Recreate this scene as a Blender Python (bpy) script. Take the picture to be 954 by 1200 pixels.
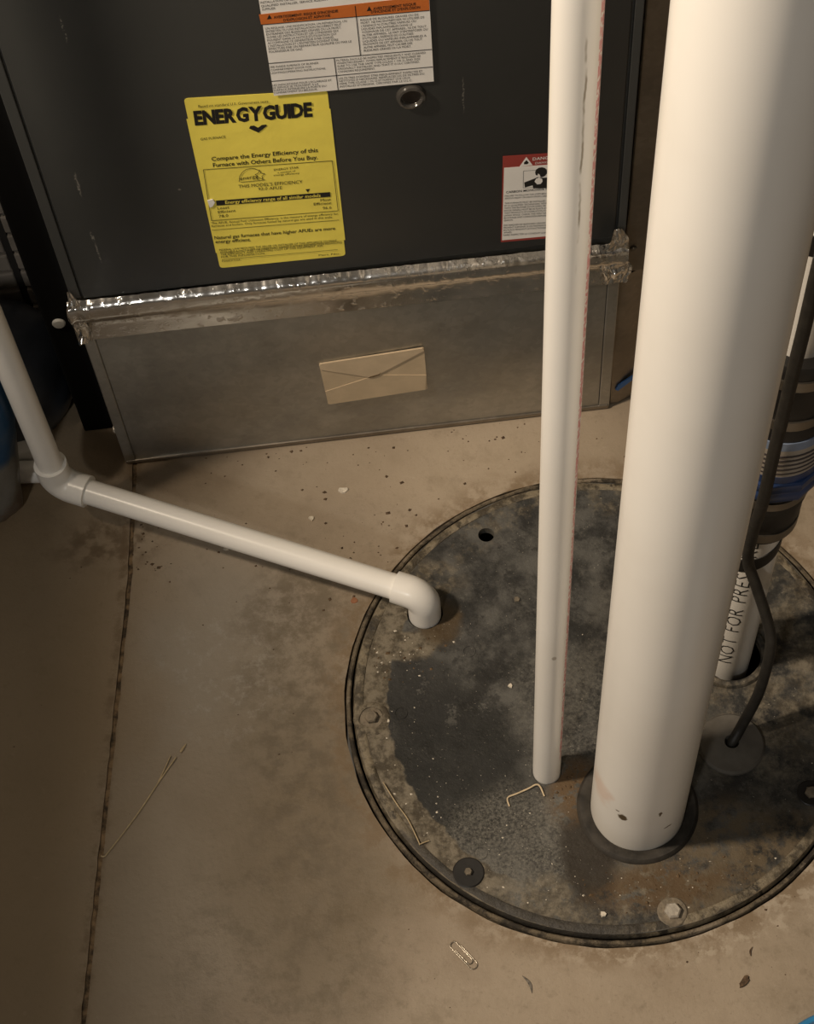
import bpy, bmesh, math, random
from mathutils import Vector, Matrix, noise

for o in list(bpy.data.objects):
    bpy.data.objects.remove(o, do_unlink=True)
scene = bpy.context.scene
COL = scene.collection

# ------------------------------------------------------------------ camera
cam_data = bpy.data.cameras.new('camera')
cam_data.sensor_fit = 'HORIZONTAL'
cam_data.sensor_width = 36.0
cam_data.lens = 75.66
cam_data.clip_start = 0.02
cam = bpy.data.objects.new('camera', cam_data)
COL.objects.link(cam)
_r = Vector(((0.99314, -0.10454, -0.05247))); _u = Vector(((0.11642, 0.83986, 0.53016))); _w = Vector(((0.01136, 0.53263, -0.84627)))
cam.matrix_world = Matrix(((_r.x, _u.x, -_w.x, 0.27839), (_r.y, _u.y, -_w.y, -1.08015),
                           (_r.z, _u.z, -_w.z, 1.54973), (0, 0, 0, 1)))
scene.camera = cam

# ------------------------------------------------------------------ world, lamps, exposure
world = bpy.data.worlds.new('basement_air')
scene.world = world
world.use_nodes = True
bg = world.node_tree.nodes['Background']
bg.inputs['Color'].default_value = (1.0, 0.83, 0.63, 1)
bg.inputs['Strength'].default_value = 0.075

def lamp(name, loc, power, radius, col):
    l = bpy.data.lights.new(name, 'POINT')
    l.energy = power; l.shadow_soft_size = radius; l.color = col
    o = bpy.data.objects.new(name, l); o.location = loc
    COL.objects.link(o)
    return o
lamp('ceiling_bulb_light', (-1.02, -0.47, 2.15), 218, 0.10, (1.0, 0.83, 0.64))
lamp('front_fill_light', (-0.75, -2.7, 2.2), 60, 0.10, (1.0, 0.97, 0.92))  # unseen fill lamp added behind the camera to brighten furnace front and labels

vs = scene.view_settings
vs.view_transform = 'Standard'; vs.look = 'None'; vs.exposure = 0.0; vs.gamma = 1.0
vs.use_curve_mapping = False

# ------------------------------------------------------------------ node materials
class NT:
    def __init__(self, name, rough=0.5, metal=0.0, spec=0.5):
        self.m = bpy.data.materials.new(name); self.m.use_nodes = True
        self.t = self.m.node_tree; self.b = self.t.nodes['Principled BSDF']
        self.b.inputs['Roughness'].default_value = rough
        self.b.inputs['Metallic'].default_value = metal
        self.b.inputs['Specular IOR Level'].default_value = spec
        self.co = self.t.nodes.new('ShaderNodeTexCoord').outputs['Object']
    def n(self, k, **kw):
        nd = self.t.nodes.new(k)
        for a, v in kw.items(): setattr(nd, a, v)
        return nd
    def lk(self, a, b): self.t.links.new(a, b)
    def put(self, sock, v):
        if isinstance(v, bpy.types.NodeSocket): self.lk(v, sock)
        elif isinstance(v, (tuple, list)) and len(v) == 3 and sock.type == 'RGBA': sock.default_value = (*v, 1)
        else: sock.default_value = v
    def noise(self, scale, detail=4, rough=0.55, vec=None, dist=0.0):
        nd = self.n('ShaderNodeTexNoise')
        nd.inputs['Scale'].default_value = scale; nd.inputs['Detail'].default_value = detail
        nd.inputs['Roughness'].default_value = rough; nd.inputs['Distortion'].default_value = dist
        self.lk(vec or self.co, nd.inputs['Vector']); return nd.outputs['Fac']
    def noisec(self, scale, detail=3):
        nd = self.n('ShaderNodeTexNoise'); nd.inputs['Scale'].default_value = scale; nd.inputs['Detail'].default_value = detail
        self.lk(self.co, nd.inputs['Vector']); return nd.outputs['Color']
    def rng(self, v, a, b, c=0.0, d=1.0, smooth=True):
        nd = self.n('ShaderNodeMapRange'); nd.interpolation_type = 'SMOOTHSTEP' if smooth else 'LINEAR'
        self.put(nd.inputs['Value'], v)
        for k, x in zip(('From Min', 'From Max', 'To Min', 'To Max'), (a, b, c, d)): nd.inputs[k].default_value = x
        return nd.outputs['Result']
    def math(self, op, a, b=0.0, c=None):
        nd = self.n('ShaderNodeMath'); nd.operation = op
        self.put(nd.inputs[0], a); self.put(nd.inputs[1], b)
        if c is not None: self.put(nd.inputs[2], c)
        return nd.outputs[0]
    def mul(self, a, b): return self.math('MULTIPLY', a, b)
    def mix(self, f, a, b):
        nd = self.n('ShaderNodeMix'); nd.data_type = 'RGBA'
        self.put(nd.inputs[0], f); self.put(nd.inputs[6], a); self.put(nd.inputs[7], b)
        return nd.outputs[2]
    def warp(self, scale, amt):
        sub = self.n('ShaderNodeVectorMath'); sub.operation = 'SUBTRACT'
        self.lk(self.noisec(scale), sub.inputs[0]); sub.inputs[1].default_value = (.5, .5, .5)
        sc = self.n('ShaderNodeVectorMath'); sc.operation = 'SCALE'; self.lk(sub.outputs[0], sc.inputs[0]); sc.inputs['Scale'].default_value = amt
        ad = self.n('ShaderNodeVectorMath'); ad.operation = 'ADD'; self.lk(self.co, ad.inputs[0]); self.lk(sc.outputs[0], ad.inputs[1])
        return ad.outputs[0]
    def blob(self, vec, c, r, soft=0.4):
        """1 inside an ellipsoid of centre c and radii r, 0 outside; soft = falloff share"""
        s = self.n('ShaderNodeVectorMath'); s.operation = 'SUBTRACT'; self.lk(vec, s.inputs[0]); s.inputs[1].default_value = c
        d = self.n('ShaderNodeVectorMath'); d.operation = 'DIVIDE'; self.lk(s.outputs[0], d.inputs[0]); d.inputs[1].default_value = r
        l = self.n('ShaderNodeVectorMath'); l.operation = 'LENGTH'; self.lk(d.outputs[0], l.inputs[0])
        return self.rng(l.outputs['Value'], 1 + soft, 1 - soft)
    def sep(self, vec=None):
        s = self.n('ShaderNodeSeparateXYZ'); self.lk(vec or self.co, s.inputs[0]); return s.outputs
    def bump(self, h, strength=0.3, dist=0.001):
        nd = self.n('ShaderNodeBump'); nd.inputs['Strength'].default_value = strength; nd.inputs['Distance'].default_value = dist
        self.put(nd.inputs['Height'], h); self.lk(nd.outputs[0], self.b.inputs['Normal'])
    def color(self, c): self.put(self.b.inputs['Base Color'], c)
    def rough(self, v): self.put(self.b.inputs['Roughness'], v)

def simple(name, col, rough=0.5, metal=0.0, var=0.12, scale=40, bump=0.0, spec=0.5):
    t = NT(name, rough, metal, spec)
    f = t.rng(t.noise(scale, 5), 0.3, 0.7)
    t.color(t.mix(f, tuple(c * (1 - var) for c in col), tuple(min(1, c * (1 + var)) for c in col)))
    if bump: t.bump(t.noise(scale * 3, 4), bump, 0.001)
    return t.m

# ------------------------------------------------------------------ mesh helpers
def V(*a): return Vector(a)
LOC = {}
def tag(o, label=None, cat=None, group=None, kind=None):
    if label: o['label'] = label
    if cat: o['category'] = cat
    if group: o['group'] = group
    if kind: o['kind'] = kind
    return o
def thing(name, loc, label, cat, group=None):
    o = bpy.data.objects.new(name, None); o.empty_display_size = 0.02
    o.location = loc; COL.objects.link(o); LOC[o] = Vector(loc)
    return tag(o, label, cat, group)
def obj(name, bm, mat, parent=None, smooth=None, label=None, origin=None):
    """link a bmesh given in world coordinates as one mesh object (origin at `origin`)"""
    bmesh.ops.recalc_face_normals(bm, faces=bm.faces[:]) if smooth != 'keep' else None
    me = bpy.data.meshes.new(name); 
    org = Vector(origin) if origin is not None else Vector((0, 0, 0))
    if origin is not None: bmesh.ops.translate(bm, verts=bm.verts[:], vec=-org)
    bm.to_mesh(me); bm.free()
    if mat: me.materials.append(mat)
    o = bpy.data.objects.new(name, me); COL.objects.link(o)
    ploc = LOC.get(parent, Vector((0, 0, 0)))
    o.location = org - ploc
    LOC[o] = org
    if parent: o.parent = parent
    if smooth is not None and smooth is not False:
        ang = smooth if isinstance(smooth, (int, float)) and not isinstance(smooth, bool) else 35
        me.polygons.foreach_set('use_smooth', [True] * len(me.polygons))
        me.set_sharp_from_angle(angle=math.radians(ang))
    if label: o['label'] = label
    return o
def box(bm, x0, x1, y0, y1, z0, z1, bevel=0.0):
    r = bmesh.ops.create_cube(bm, size=1.0)
    vs_ = r['verts']
    for v in vs_:
        v.co = V(x0 + (v.co.x + .5) * (x1 - x0), y0 + (v.co.y + .5) * (y1 - y0), z0 + (v.co.z + .5) * (z1 - z0))
    if bevel:
        es = {e for v in vs_ for e in v.link_edges}
        bmesh.ops.bevel(bm, geom=list(es), offset=bevel, segments=2, affect='EDGES', profile=0.5)
    return bm
def nb(): return bmesh.new()
def lathe(bm, c, prof, n=48, axis='z'):
    """profile [(r, h)] around an axis through c"""
    rings = []
    for r, h in prof:
        ring = []
        for i in range(n):
            a = 2 * math.pi * i / n
            if axis == 'z': q = V(c[0] + r * math.cos(a), c[1] + r * math.sin(a), c[2] + h)
            elif axis == 'y': q = V(c[0] + r * math.cos(a), c[1] + h, c[2] + r * math.sin(a))
            else: q = V(c[0] + h, c[1] + r * math.cos(a), c[2] + r * math.sin(a))
            ring.append(bm.verts.new(q))
        rings.append(ring)
    for a, b in zip(rings, rings[1:]):
        for i in range(n):
            bm.faces.new((a[i], a[(i + 1) % n], b[(i + 1) % n], b[i]))
    for ring in (rings[0], rings[-1]):
        try: bm.faces.new(ring)
        except ValueError: pass
    return bm
def ring_lathe(bm, c, prof, n=48):
    """closed profile (a torus-like ring, no caps)"""
    rings = []
    for r, h in prof:
        rings.append([bm.verts.new(V(c[0] + r * math.cos(2 * math.pi * i / n), c[1] + r * math.sin(2 * math.pi * i / n), c[2] + h)) for i in range(n)])
    m = len(rings)
    for k in range(m):
        a, b = rings[k], rings[(k + 1) % m]
        for i in range(n):
            bm.faces.new((a[i], a[(i + 1) % n], b[(i + 1) % n], b[i]))
    return bm
def smooth_path(pts, k=6):
    pts = [Vector(q) for q in pts]; out = []
    P = [2 * pts[0] - pts[1]] + pts + [2 * pts[-1] - pts[-2]]
    for i in range(1, len(P) - 2):
        for j in range(k):
            t = j / k; a, b, c, d = P[i - 1], P[i], P[i + 1], P[i + 2]
            out.append(0.5 * ((2 * b) + (c - a) * t + (2 * a - 5 * b + 4 * c - d) * t * t + (3 * b - a - 3 * c + d) * t ** 3))
    out.append(pts[-1]); return out
def tube(bm, pts, rad, n=12, cap=True):
    pts = [Vector(q) for q in pts]
    rad = rad if isinstance(rad, (list, tuple)) else [rad] * len(pts)
    rings = []; ref = None
    for i, q in enumerate(pts):
        d = (pts[min(i + 1, len(pts) - 1)] - pts[max(i - 1, 0)]).normalized()
        if ref is None:
            ref = d.orthogonal().normalized()
        ref = (ref - d * ref.dot(d)).normalized()
        s = d.cross(ref)
        rings.append([bm.verts.new(q + rad[i] * (math.cos(2 * math.pi * k / n) * ref + math.sin(2 * math.pi * k / n) * s)) for k in range(n)])
    for a, b in zip(rings, rings[1:]):
        for i in range(n): bm.faces.new((a[i], a[(i + 1) % n], b[(i + 1) % n], b[i]))
    if cap: bm.faces.new(rings[0]); bm.faces.new(list(reversed(rings[-1])))
    return bm
def prism(bm, poly, y, t):
    """polygon in the x-z plane, front at y-t, back at y"""
    f = [bm.verts.new(V(a, y - t, b)) for a, b in poly]; k = [bm.verts.new(V(a, y, b)) for a, b in poly]
    bm.faces.new(f); bm.faces.new(list(reversed(k)))
    for i in range(len(poly)):
        j = (i + 1) % len(poly); bm.faces.new((f[i], f[j], k[j], k[i]))
    return bm
def strip(bm, a, b, w, y, t=0.00008):
    """thin printed line from a to b (x, z)"""
    a, b = Vector(a), Vector(b); d = (b - a).normalized(); n = Vector((-d.y, d.x)) * w / 2
    prism(bm, [tuple(a + n), tuple(b + n), tuple(b - n), tuple(a - n)], y, t)
def rounded(poly, r, k=4):
    out = []; n = len(poly)
    for i in range(n):
        p0, p1, p2 = Vector(poly[i - 1]), Vector(poly[i]), Vector(poly[(i + 1) % n])
        a = p1 + (p0 - p1).normalized() * r; b = p1 + (p2 - p1).normalized() * r
        for j in range(k + 1):
            t = j / k; out.append(tuple((1 - t) ** 2 * a + 2 * t * (1 - t) * p1 + t * t * b))
    return out
_tc = {}
def text_mesh(body, bold=0):
    """2-D letter mesh as (verts, faces, width, cap height)"""
    key = (body, bold)
    if key in _tc: return _tc[key]
    cu = bpy.data.curves.new('letters', 'FONT'); cu.body = body; cu.size = 1.0; cu.resolution_u = 2
    cu.offset = (0, 0.012, 0.050, -0.012)[bold]
    o = bpy.data.objects.new('letters', cu); COL.objects.link(o)
    dg = bpy.context.evaluated_depsgraph_get(); dg.update()
    me = bpy.data.meshes.new_from_object(o.evaluated_get(dg))
    vs_ = [v.co.copy() for v in me.vertices]; fs = [tuple(q.vertices) for q in me.polygons]
    bpy.data.objects.remove(o); bpy.data.curves.remove(cu); bpy.data.meshes.remove(me)
    xs = [v.x for v in vs_]
    x0, x1 = min(xs), max(xs)
    _tc[key] = ([(v.x - x0, v.y) for v in vs_], fs, x1 - x0, 0.70)
    return _tc[key]
def letter(bm, body, x0, z0, x1, z1, h, bold, y):
    """letters along the baseline (x0,z0)-(x1,z1) with cap height h on the plane y"""
    vs_, fs, w, cap = text_mesh(body, bold)
    d = V(x1 - x0, z1 - z0, 0); L = d.length; d.normalize(); nrm = V(-d.y, d.x, 0)
    nv = [bm.verts.new(V(x0 + d.x * a * L / w + nrm.x * b * h / cap, y, z0 + d.y * a * L / w + nrm.y * b * h / cap)) for a, b in vs_]
    for f in fs:
        try: bm.faces.new([nv[i] for i in f])
        except ValueError: pass

# ------------------------------------------------------------------ materials
def concrete():
    t = NT('concrete', 0.55, 0.0, 0.4)
    w = t.warp(9, 0.10); w2 = t.warp(30, 0.03); w3 = t.warp(70, .012)
    base = t.mix(t.rng(t.noise(4, 7, .65), .32, .68), (.245, .192, .136), (.36, .295, .220))
    base = t.mix(t.mul(t.rng(t.noise(16, 7, .7), .48, .72), .55), base, (.19, .15, .10))
    base = t.mix(t.mul(t.rng(t.noise(60, 6, .7), .54, .70), .40), base, (.17, .135, .09))
    base = t.mix(t.mul(t.rng(t.noise(70, 6, .75), .60, .72), .35), base, (.46, .39, .31))
    base = t.mix(t.mul(t.rng(t.noise(260, 3, .6), .56, .75), .40), base, (.19, .15, .105))
    # worn brown stain west of the joint, greyer trowelled patch east of it
    base = t.mix(t.mul(t.blob(w, (-.22, -.35, 0), (.25, .55, 1), .35), .62), base, (.215, .150, .076))
    base = t.mix(t.mul(t.blob(w, (.10, -.25, 0), (.085, .12, 1), .6), .65), base, (.27, .245, .205))
    base = t.mix(t.mul(t.blob(w, (.03, -.50, 0), (.07, .16, 1), .6), .45), base, (.245, .215, .170))
    base = t.mix(t.mul(t.blob(w, (.16, -.47, 0), (.085, .20, 1), .55), .70), base, (.165, .130, .084))
    base = t.mix(t.mul(t.mul(t.blob(w2, (.17, -.34, 0), (.06, .18, 1), .6), t.rng(t.noise(38, 7, .75), .40, .62)), .75), base, (.125, .100, .068))
    base = t.mix(t.mul(t.mul(t.blob(w2, (.18, -.21, 0), (.06, .045, 1), .6), t.rng(t.noise(38, 7, .75), .36, .6)), .6), base, (.135, .108, .072))
    base = t.mix(t.mul(t.mul(t.blob(w2, (.09, -.27, 0), (.06, .07, 1), .6), t.rng(t.noise(48, 7, .8), .50, .66)), .6), base, (.36, .335, .29))
    base = t.mix(t.mul(t.mul(t.blob(w2, (.14, -.56, 0), (.10, .10, 1), .5), t.rng(t.noise(30, 7, .75), .44, .62)), .5), base, (.130, .102, .066))
    base = t.mix(t.mul(t.blob(w, (.30, -.05, 0), (.22, .05, 1), .5), .30), base, (.42, .34, .245))
    # damp brown halo and pale mortar crumbs round the basin
    base = t.mix(t.mul(t.mul(t.blob(w2, (.4695, -.3446, 0), (.277, .277, 1), .05), t.rng(t.noise(40, 6, .7), .40, .58)), .65), base, (.17, .115, .062))
    base = t.mix(t.mul(t.mul(t.blob(w3, (.50, -.36, 0), (.27, .262, 1), .03), t.rng(t.noise(55, 5, .7), .50, .60)), .6), base, (.45, .385, .30))
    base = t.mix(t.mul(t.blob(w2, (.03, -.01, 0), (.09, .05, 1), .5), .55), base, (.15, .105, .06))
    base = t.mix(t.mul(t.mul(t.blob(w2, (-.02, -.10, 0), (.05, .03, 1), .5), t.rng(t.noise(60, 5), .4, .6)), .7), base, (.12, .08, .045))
    # thin stain along the floor joint
    o = t.sep(w3)
    jd = t.math('ABSOLUTE', t.math('SUBTRACT', t.math('SUBTRACT', o[0], t.mul(o[1], .104)), .0105))
    base = t.mix(t.mul(t.mul(t.rng(jd, .011, .003), t.rng(t.noise(50, 5, .7), .40, .62)), .7), base, (.15, .10, .055))
    t.color(base)
    t.rough(t.rng(t.noise(18, 5), .3, .7, .36, .62))
    h = t.math('ADD', t.mul(t.noise(14, 6, .6), 1.0), t.mul(t.noise(220, 4, .7), .16))
    t.bump(h, 0.45, 0.004)
    return t.m
def lid_mat():
    t = NT('lid_plastic', 0.5, 0.0, 0.28)
    w = t.warp(26, 0.035); w2 = t.warp(60, 0.016); w3 = t.warp(120, .008)
    base = t.mix(t.rng(t.noise(20, 8, .72), .36, .64), (.027, .0265, .025), (.100, .097, .088))
    base = t.mix(t.mul(t.rng(t.noise(55, 7, .75), .54, .68), .45), base, (.15, .143, .125))
    base = t.mix(t.mul(t.rng(t.noise(34, 7, .75), .54, .62), .75), base, (.030, .029, .027))
    # smooth dark sector on the west half, dark drag streak
    base = t.mix(t.mul(t.blob(w, (.315, -.405, 0), (.072, .085, 1), .18), .86), base, (.019, .019, .0175))
    base = t.mix(t.mul(t.blob(w, (.288, -.32, 0), (.040, .045, 1), .2), .75), base, (.028, .0275, .026))
    st = t.n('ShaderNodeMapping'); t.lk(w3, st.inputs[0]); st.inputs['Location'].default_value = (-.352, .324, 0); 
    st2 = t.n('ShaderNodeMapping'); t.lk(st.outputs[0], st2.inputs[0]); st2.inputs['Rotation'].default_value = (0, 0, math.radians(-52))
    base = t.mix(t.mul(t.blob(st2.outputs[0], (0, 0, 0), (.05, .007, 1), .5), .8), base, (.026, .025, .023))
    base = t.mix(t.mul(t.rng(t.noise(26, 6, .75), .57, .64), t.mul(t.blob(w, (.33, -.31, 0), (.06, .05, 1), .4), .6)), base, (.14, .134, .12))
    # sandy grey grit round the thin pipe
    g = t.mul(t.blob(w, (.365, -.495, 0), (.075, .06, 1), .3), t.rng(t.noise(330, 6, .8), .36, .66))
    base = t.mix(t.mul(g, .75), base, (.185, .175, .150))
    g = t.mul(t.blob(w, (.44, -.36, 0), (.06, .07, 1), .4), t.rng(t.noise(260, 6, .8), .40, .66))
    base = t.mix(t.mul(g, .6), base, (.16, .152, .132))
    # tan silt: along the west rim, under the drain elbow, east side
    rad = t.n('ShaderNodeVectorMath'); rad.operation = 'DISTANCE'
    t.lk(w2, rad.inputs[0]); rad.inputs[1].default_value = (.4695, -.3446, 0)
    rim = t.rng(rad.outputs['Value'], .2125, .2155); rimw = t.rng(rad.outputs['Value'], .190, .225)
    silt = t.mix(t.rng(t.noise(70, 6, .7), .38, .62), (.068, .055, .037), (.205, .175, .128))
    west = t.mul(rim, t.blob(w, (.255, -.39, 0), (.12, .20, 1), .15))
    base = t.mix(t.mul(west, .92), base, silt)
    base = t.mix(t.mul(t.blob(w2, (.272, -.268, 0), (.045, .017, 1), .2), .9), base, silt)
    base = t.mix(t.mul(t.blob(w2, (.318, -.245, 0), (.022, .026, 1), .3), .8), base, (.085, .058, .030))
    base = t.mix(t.mul(t.mul(t.blob(w2, (.295, -.20, 0), (.05, .028, 1), .3), t.rng(t.noise(50, 5, .7), .36, .52)), .8), base, silt)
    base = t.mix(t.mul(t.mul(rimw, t.blob(w, (.42, -.15, 0), (.17, .07, 1), .3)), t.mul(t.rng(t.noise(45, 6, .7), .48, .62), .65)), base, silt)
    base = t.mix(t.mul(t.mul(t.blob(w, (.63, -.29, 0), (.11, .17, 1), .3), t.rng(t.noise(40, 6, .7), .38, .60)), .8), base, silt)
    base = t.mix(t.mul(t.mul(t.blob(w, (.56, -.535, 0), (.11, .055, 1), .35), t.rng(t.noise(60, 6, .7), .36, .56)), .8), base, (.135, .102, .062))
    base = t.mix(t.mul(t.mul(t.blob(w, (.40, -.555, 0), (.10, .03, 1), .4), t.rng(t.noise(60, 6, .7), .40, .56)), .8), base, silt)
    # rusty brown wet stains next to the wide pipe
    base = t.mix(t.mul(t.blob(w2, (.428, -.515, 0), (.026, .052, 1), .3), .88), base, (.026, .020, .014))
    base = t.mix(t.mul(t.mul(t.blob(w, (.43, -.445, 0), (.03, .03, 1), .4), t.rng(t.noise(90, 5, .7), .38, .52)), .85), base, (.115, .070, .032))
    base = t.mix(t.mul(t.mul(t.blob(w, (.49, -.55, 0), (.065, .02, 1), .4), t.rng(t.noise(90, 5, .7), .42, .54)), .8), base, (.10, .062, .030))
    base = t.mix(t.mul(t.rng(t.noise(420, 2), .70, .75), .5), base, (.36, .33, .27))
    t.color(base)
    t.rough(t.rng(t.noise(30, 6, .7), .35, .65, .34, .72))
    t.bump(t.math('ADD', t.noise(35, 7, .7), t.mul(t.noise(250, 4, .7), .35)), .7, .002)
    return t.m
def pvc(name, marks=False, big=False):
    t = NT(name, 0.28, 0.0, 0.5)
    b = t.mix(t.rng(t.noise(7, 4), .3, .7), (.80, .775, .725), (.84, .82, .775))
    o = t.sep()
    if marks:   # thin pipe: faded red print line down the east side, brown scuff on the front
        ang = t.math('ARCTAN2', t.math('SUBTRACT', o[1], -.42199), t.math('SUBTRACT', o[0], .40234))
        band = t.mul(t.rng(ang, -.74, -.68), t.rng(ang, -.28, -.34))
        zc = t.n('ShaderNodeCombineXYZ'); t.lk(t.mul(o[2], 260.), zc.inputs[2]); t.lk(t.mul(ang, 4.), zc.inputs[0])
        dash = t.mul(t.rng(t.noise(1.0, 2, .6, zc.outputs[0]),   .40, .52), t.rng(o[2], .04, .06))
        b = t.mix(t.mul(t.mul(band, dash), .80), b, (.62, .15, .17))
        zs = t.n('ShaderNodeCombineXYZ'); t.lk(t.mul(o[2], 14.), zs.inputs[2])
        wob = t.math('ADD', ang, t.rng(t.noise(1.0, 4, .7, zs.outputs[0]), .3, .7, -.10, .10, False))
        sc = t.mul(t.mul(t.rng(wob, -1.42, -1.37), t.rng(wob, -1.28, -1.33)), t.mul(t.rng(o[2], .76, .79), t.rng(o[2], .96, .93)))
        b = t.mix(t.mul(t.mul(sc, t.rng(t.noise(1.3, 3, .7, zs.outputs[0]), .42, .55)), .8), b, (.20, .15, .09))
        b = t.mix(t.mul(t.blob(t.co, (.40234, -.435, .27), (.002, .01, .003), .3), .6), b, (.25, .2, .14))
    if big:     # wide pipe: three small chips near the foot, faint smears
        for c, r in (((.4580, -.5065, .079), (.0036, .012, .0062)), ((.4905, -.5130, .092), (.0014, .012, .0050)), ((.5010, -.5095, .052), (.0042, .012, .0014)),
                     ((.4535, -.503, .088), (.0012, .01, .0012))):
            b = t.mix(t.blob(t.warp(300, .004), c, r, .25), b, (.10, .07, .035))
        b = t.mix(t.mul(t.blob(t.warp(60, .02), (.441, -.485, .10), (.008, .02, .02), .5), .35), b, (.62, .33, .2))
        b = t.mix(t.mul(t.rng(o[2], .06, 0.0), .35), b, (.62, .55, .43))
    t.color(b)
    return t.m
def galv(name, col=(.44, .435, .41)):
    t = NT(name, 0.42, 0.9, .5)
    vo = t.n('ShaderNodeTexVoronoi'); vo.inputs['Scale'].default_value = 160; t.lk(t.warp(60, .01), vo.inputs['Vector'])
    f = t.sep(vo.outputs['Color'])[0]
    b = t.mix(f, tuple(c * .93 for c in col), tuple(c * 1.07 for c in col))
    b = t.mix(t.mul(t.rng(t.noise(6, 6, .65), .40, .65), .5), b, tuple(c * .58 for c in col))
    b = t.mix(t.mul(t.rng(t.noise(14, 6, .7), .52, .70), .35), b, tuple(min(1, c * 1.35) for c in col))
    b = t.mix(t.mul(t.rng(t.noise(150, 5, .75), .58, .72), .4), b, (.46, .40, .31))
    t.color(b); t.rough(t.rng(t.noise(9, 6, .65), .3, .7, .30, .45))
    t.bump(t.noise(4.5, 2), .5, .02)
    return t.m
def foil():
    t = NT('foil_tape', 0.2, 1.0, .5)
    t.color(t.mix(t.rng(t.noise(30, 4), .3, .7), (.72, .70, .66), (.80, .78, .75)))
    t.rough(t.rng(t.noise(25, 4), .3, .7, .14, .26))
    t.bump(t.math('ADD', t.mul(t.rng(t.noise(140, 3, .6), .55, .75), .5), t.noise(20, 2)), .22, .003)
    return t.m
def furnace_paint():
    t = NT('furnace_paint', 0.40, 0.0, .5)
    b = t.mix(t.rng(t.noise(4, 4), .3, .7), (.043, .045, .044), (.053, .055, .053))
    scr = t.warp(90, .004)
    for c, r in (((.0402, 0, .437), (.0012, .02, .013)), ((.0385, 0, .368), (.0013, .02, .006)), ((.0393, 0, .345), (.0007, .02, .012)), ((.0662, 0, .612), (.0008, .02, .012)),
                 ((.127, 0, .417), (.0015, .02, .0012)), ((.385, 0, .492), (.0007, .02, .018))):
        b = t.mix(t.mul(t.mul(t.blob(scr, c, r, .4), t.rng(t.noise(400, 3), .42, .56)), .8), b, (.30, .28, .24))
    t.color(b); t.rough(t.rng(t.noise(12, 4), .3, .7, .36, .48)); t.bump(t.noise(500, 2), .05, .0005)
    return t.m

M_CONC = concrete(); M_LID = lid_mat()
M_PVC = pvc('white_pvc'); M_THIN = pvc('white_pvc_printed', marks=True); M_BIG = pvc('white_pvc_chipped', big=True)
M_GALV = galv('galvanised_steel'); M_GALV2 = galv('galvanised_steel_dull', (.30, .265, .22)); M_FOIL = foil(); M_FURN = furnace_paint()
M_BLACK = simple('black_rubber', (.010, .009, .008), .5, 0, .2, 60, .15)
M_RIM = simple('lid_rim_plastic', (.045, .040, .032), .45, 0, .5, 45, .5)
def collar_mat():
    t = NT('basin_collar', .75)
    s = t.mix(t.rng(t.noise(40, 7, .75), .42, .58), (.030, .023, .015), (.150, .118, .076))
    s = t.mix(t.mul(t.rng(t.noise(18, 6, .7), .54, .62), .8), s, (.26, .21, .15))
    t.color(s); t.bump(t.noise(130, 6, .75), .9, .003); return t.m
M_COLLAR = collar_mat()
M_PIT = simple('pit_dark', (.008, .007, .006), .9)
M_GASKET = simple('grey_rubber', (.030, .026, .021), .6, 0, .6, 50, .4)
M_GROM = simple('light_grey_rubber', (.105, .095, .080), .7, 0, .2, 40, .2)
M_STEEL = simple('clamp_steel', (.24, .215, .18), .38, .9, .1)
M_BOLT = simple('bright_zinc', (.60, .55, .47), .4, .6, .15, 200, .2)
M_BOLTD = simple('dirty_zinc', (.17, .14, .10), .7, .1, .3, 200, .4)
M_YEL = simple('yellow_paper', (.97, .82, .13), .5, 0, .04, 30, .25)
M_INK = simple('black_ink', (.012, .011, .010), .6)
M_WHITE = simple('white_label_paper', (.88, .86, .82), .45, 0, .03, 30)
M_ORANGE = simple('orange_ink', (.60, .16, .03), .5, 0, .05)
M_RED = simple('red_ink', (.33, .05, .04), .5, 0, .06)
M_PALE = simple('pale_red_paper', (.60, .48, .45), .5, 0, .03)
M_TAN = simple('tan_paper', (.56, .44, .29), .65, 0, .06, 50, .1)
M_TAN2 = simple('tan_paper_flap', (.60, .475, .32), .65, 0, .06, 50, .1)
M_BLUE = simple('valve_blue', (.022, .045, .125), .35, 0, .2)
M_PALEBLUE = simple('valve_pale_blue', (.19, .24, .34), .4, 0, .1)
M_GREYLAB = simple('valve_label_grey', (.36, .32, .27), .5, 0, .08)
M_CORD = simple('cord_black', (.018, .016, .013), .55, 0, .3, 80, .3)
M_DIRT = simple('joint_dirt', (.135, .088, .045), .9, 0, .75, 110, .8)
M_CRUMB = simple('brown_crumbs', (.085, .052, .028), .9, 0, .5, 300)
M_SPECK = simple('pale_specks', (.62, .56, .46), .7, 0, .25, 300)
M_STRAW = simple('dry_straw', (.40, .31, .18), .6, 0, .2, 100)
M_THREAD = simple('cream_thread', (.55, .44, .29), .8, 0, .15, 200)
M_WALL = simple('grey_block_wall', (.22, .20, .17), .9, 0, .15, 15, .4)

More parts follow.
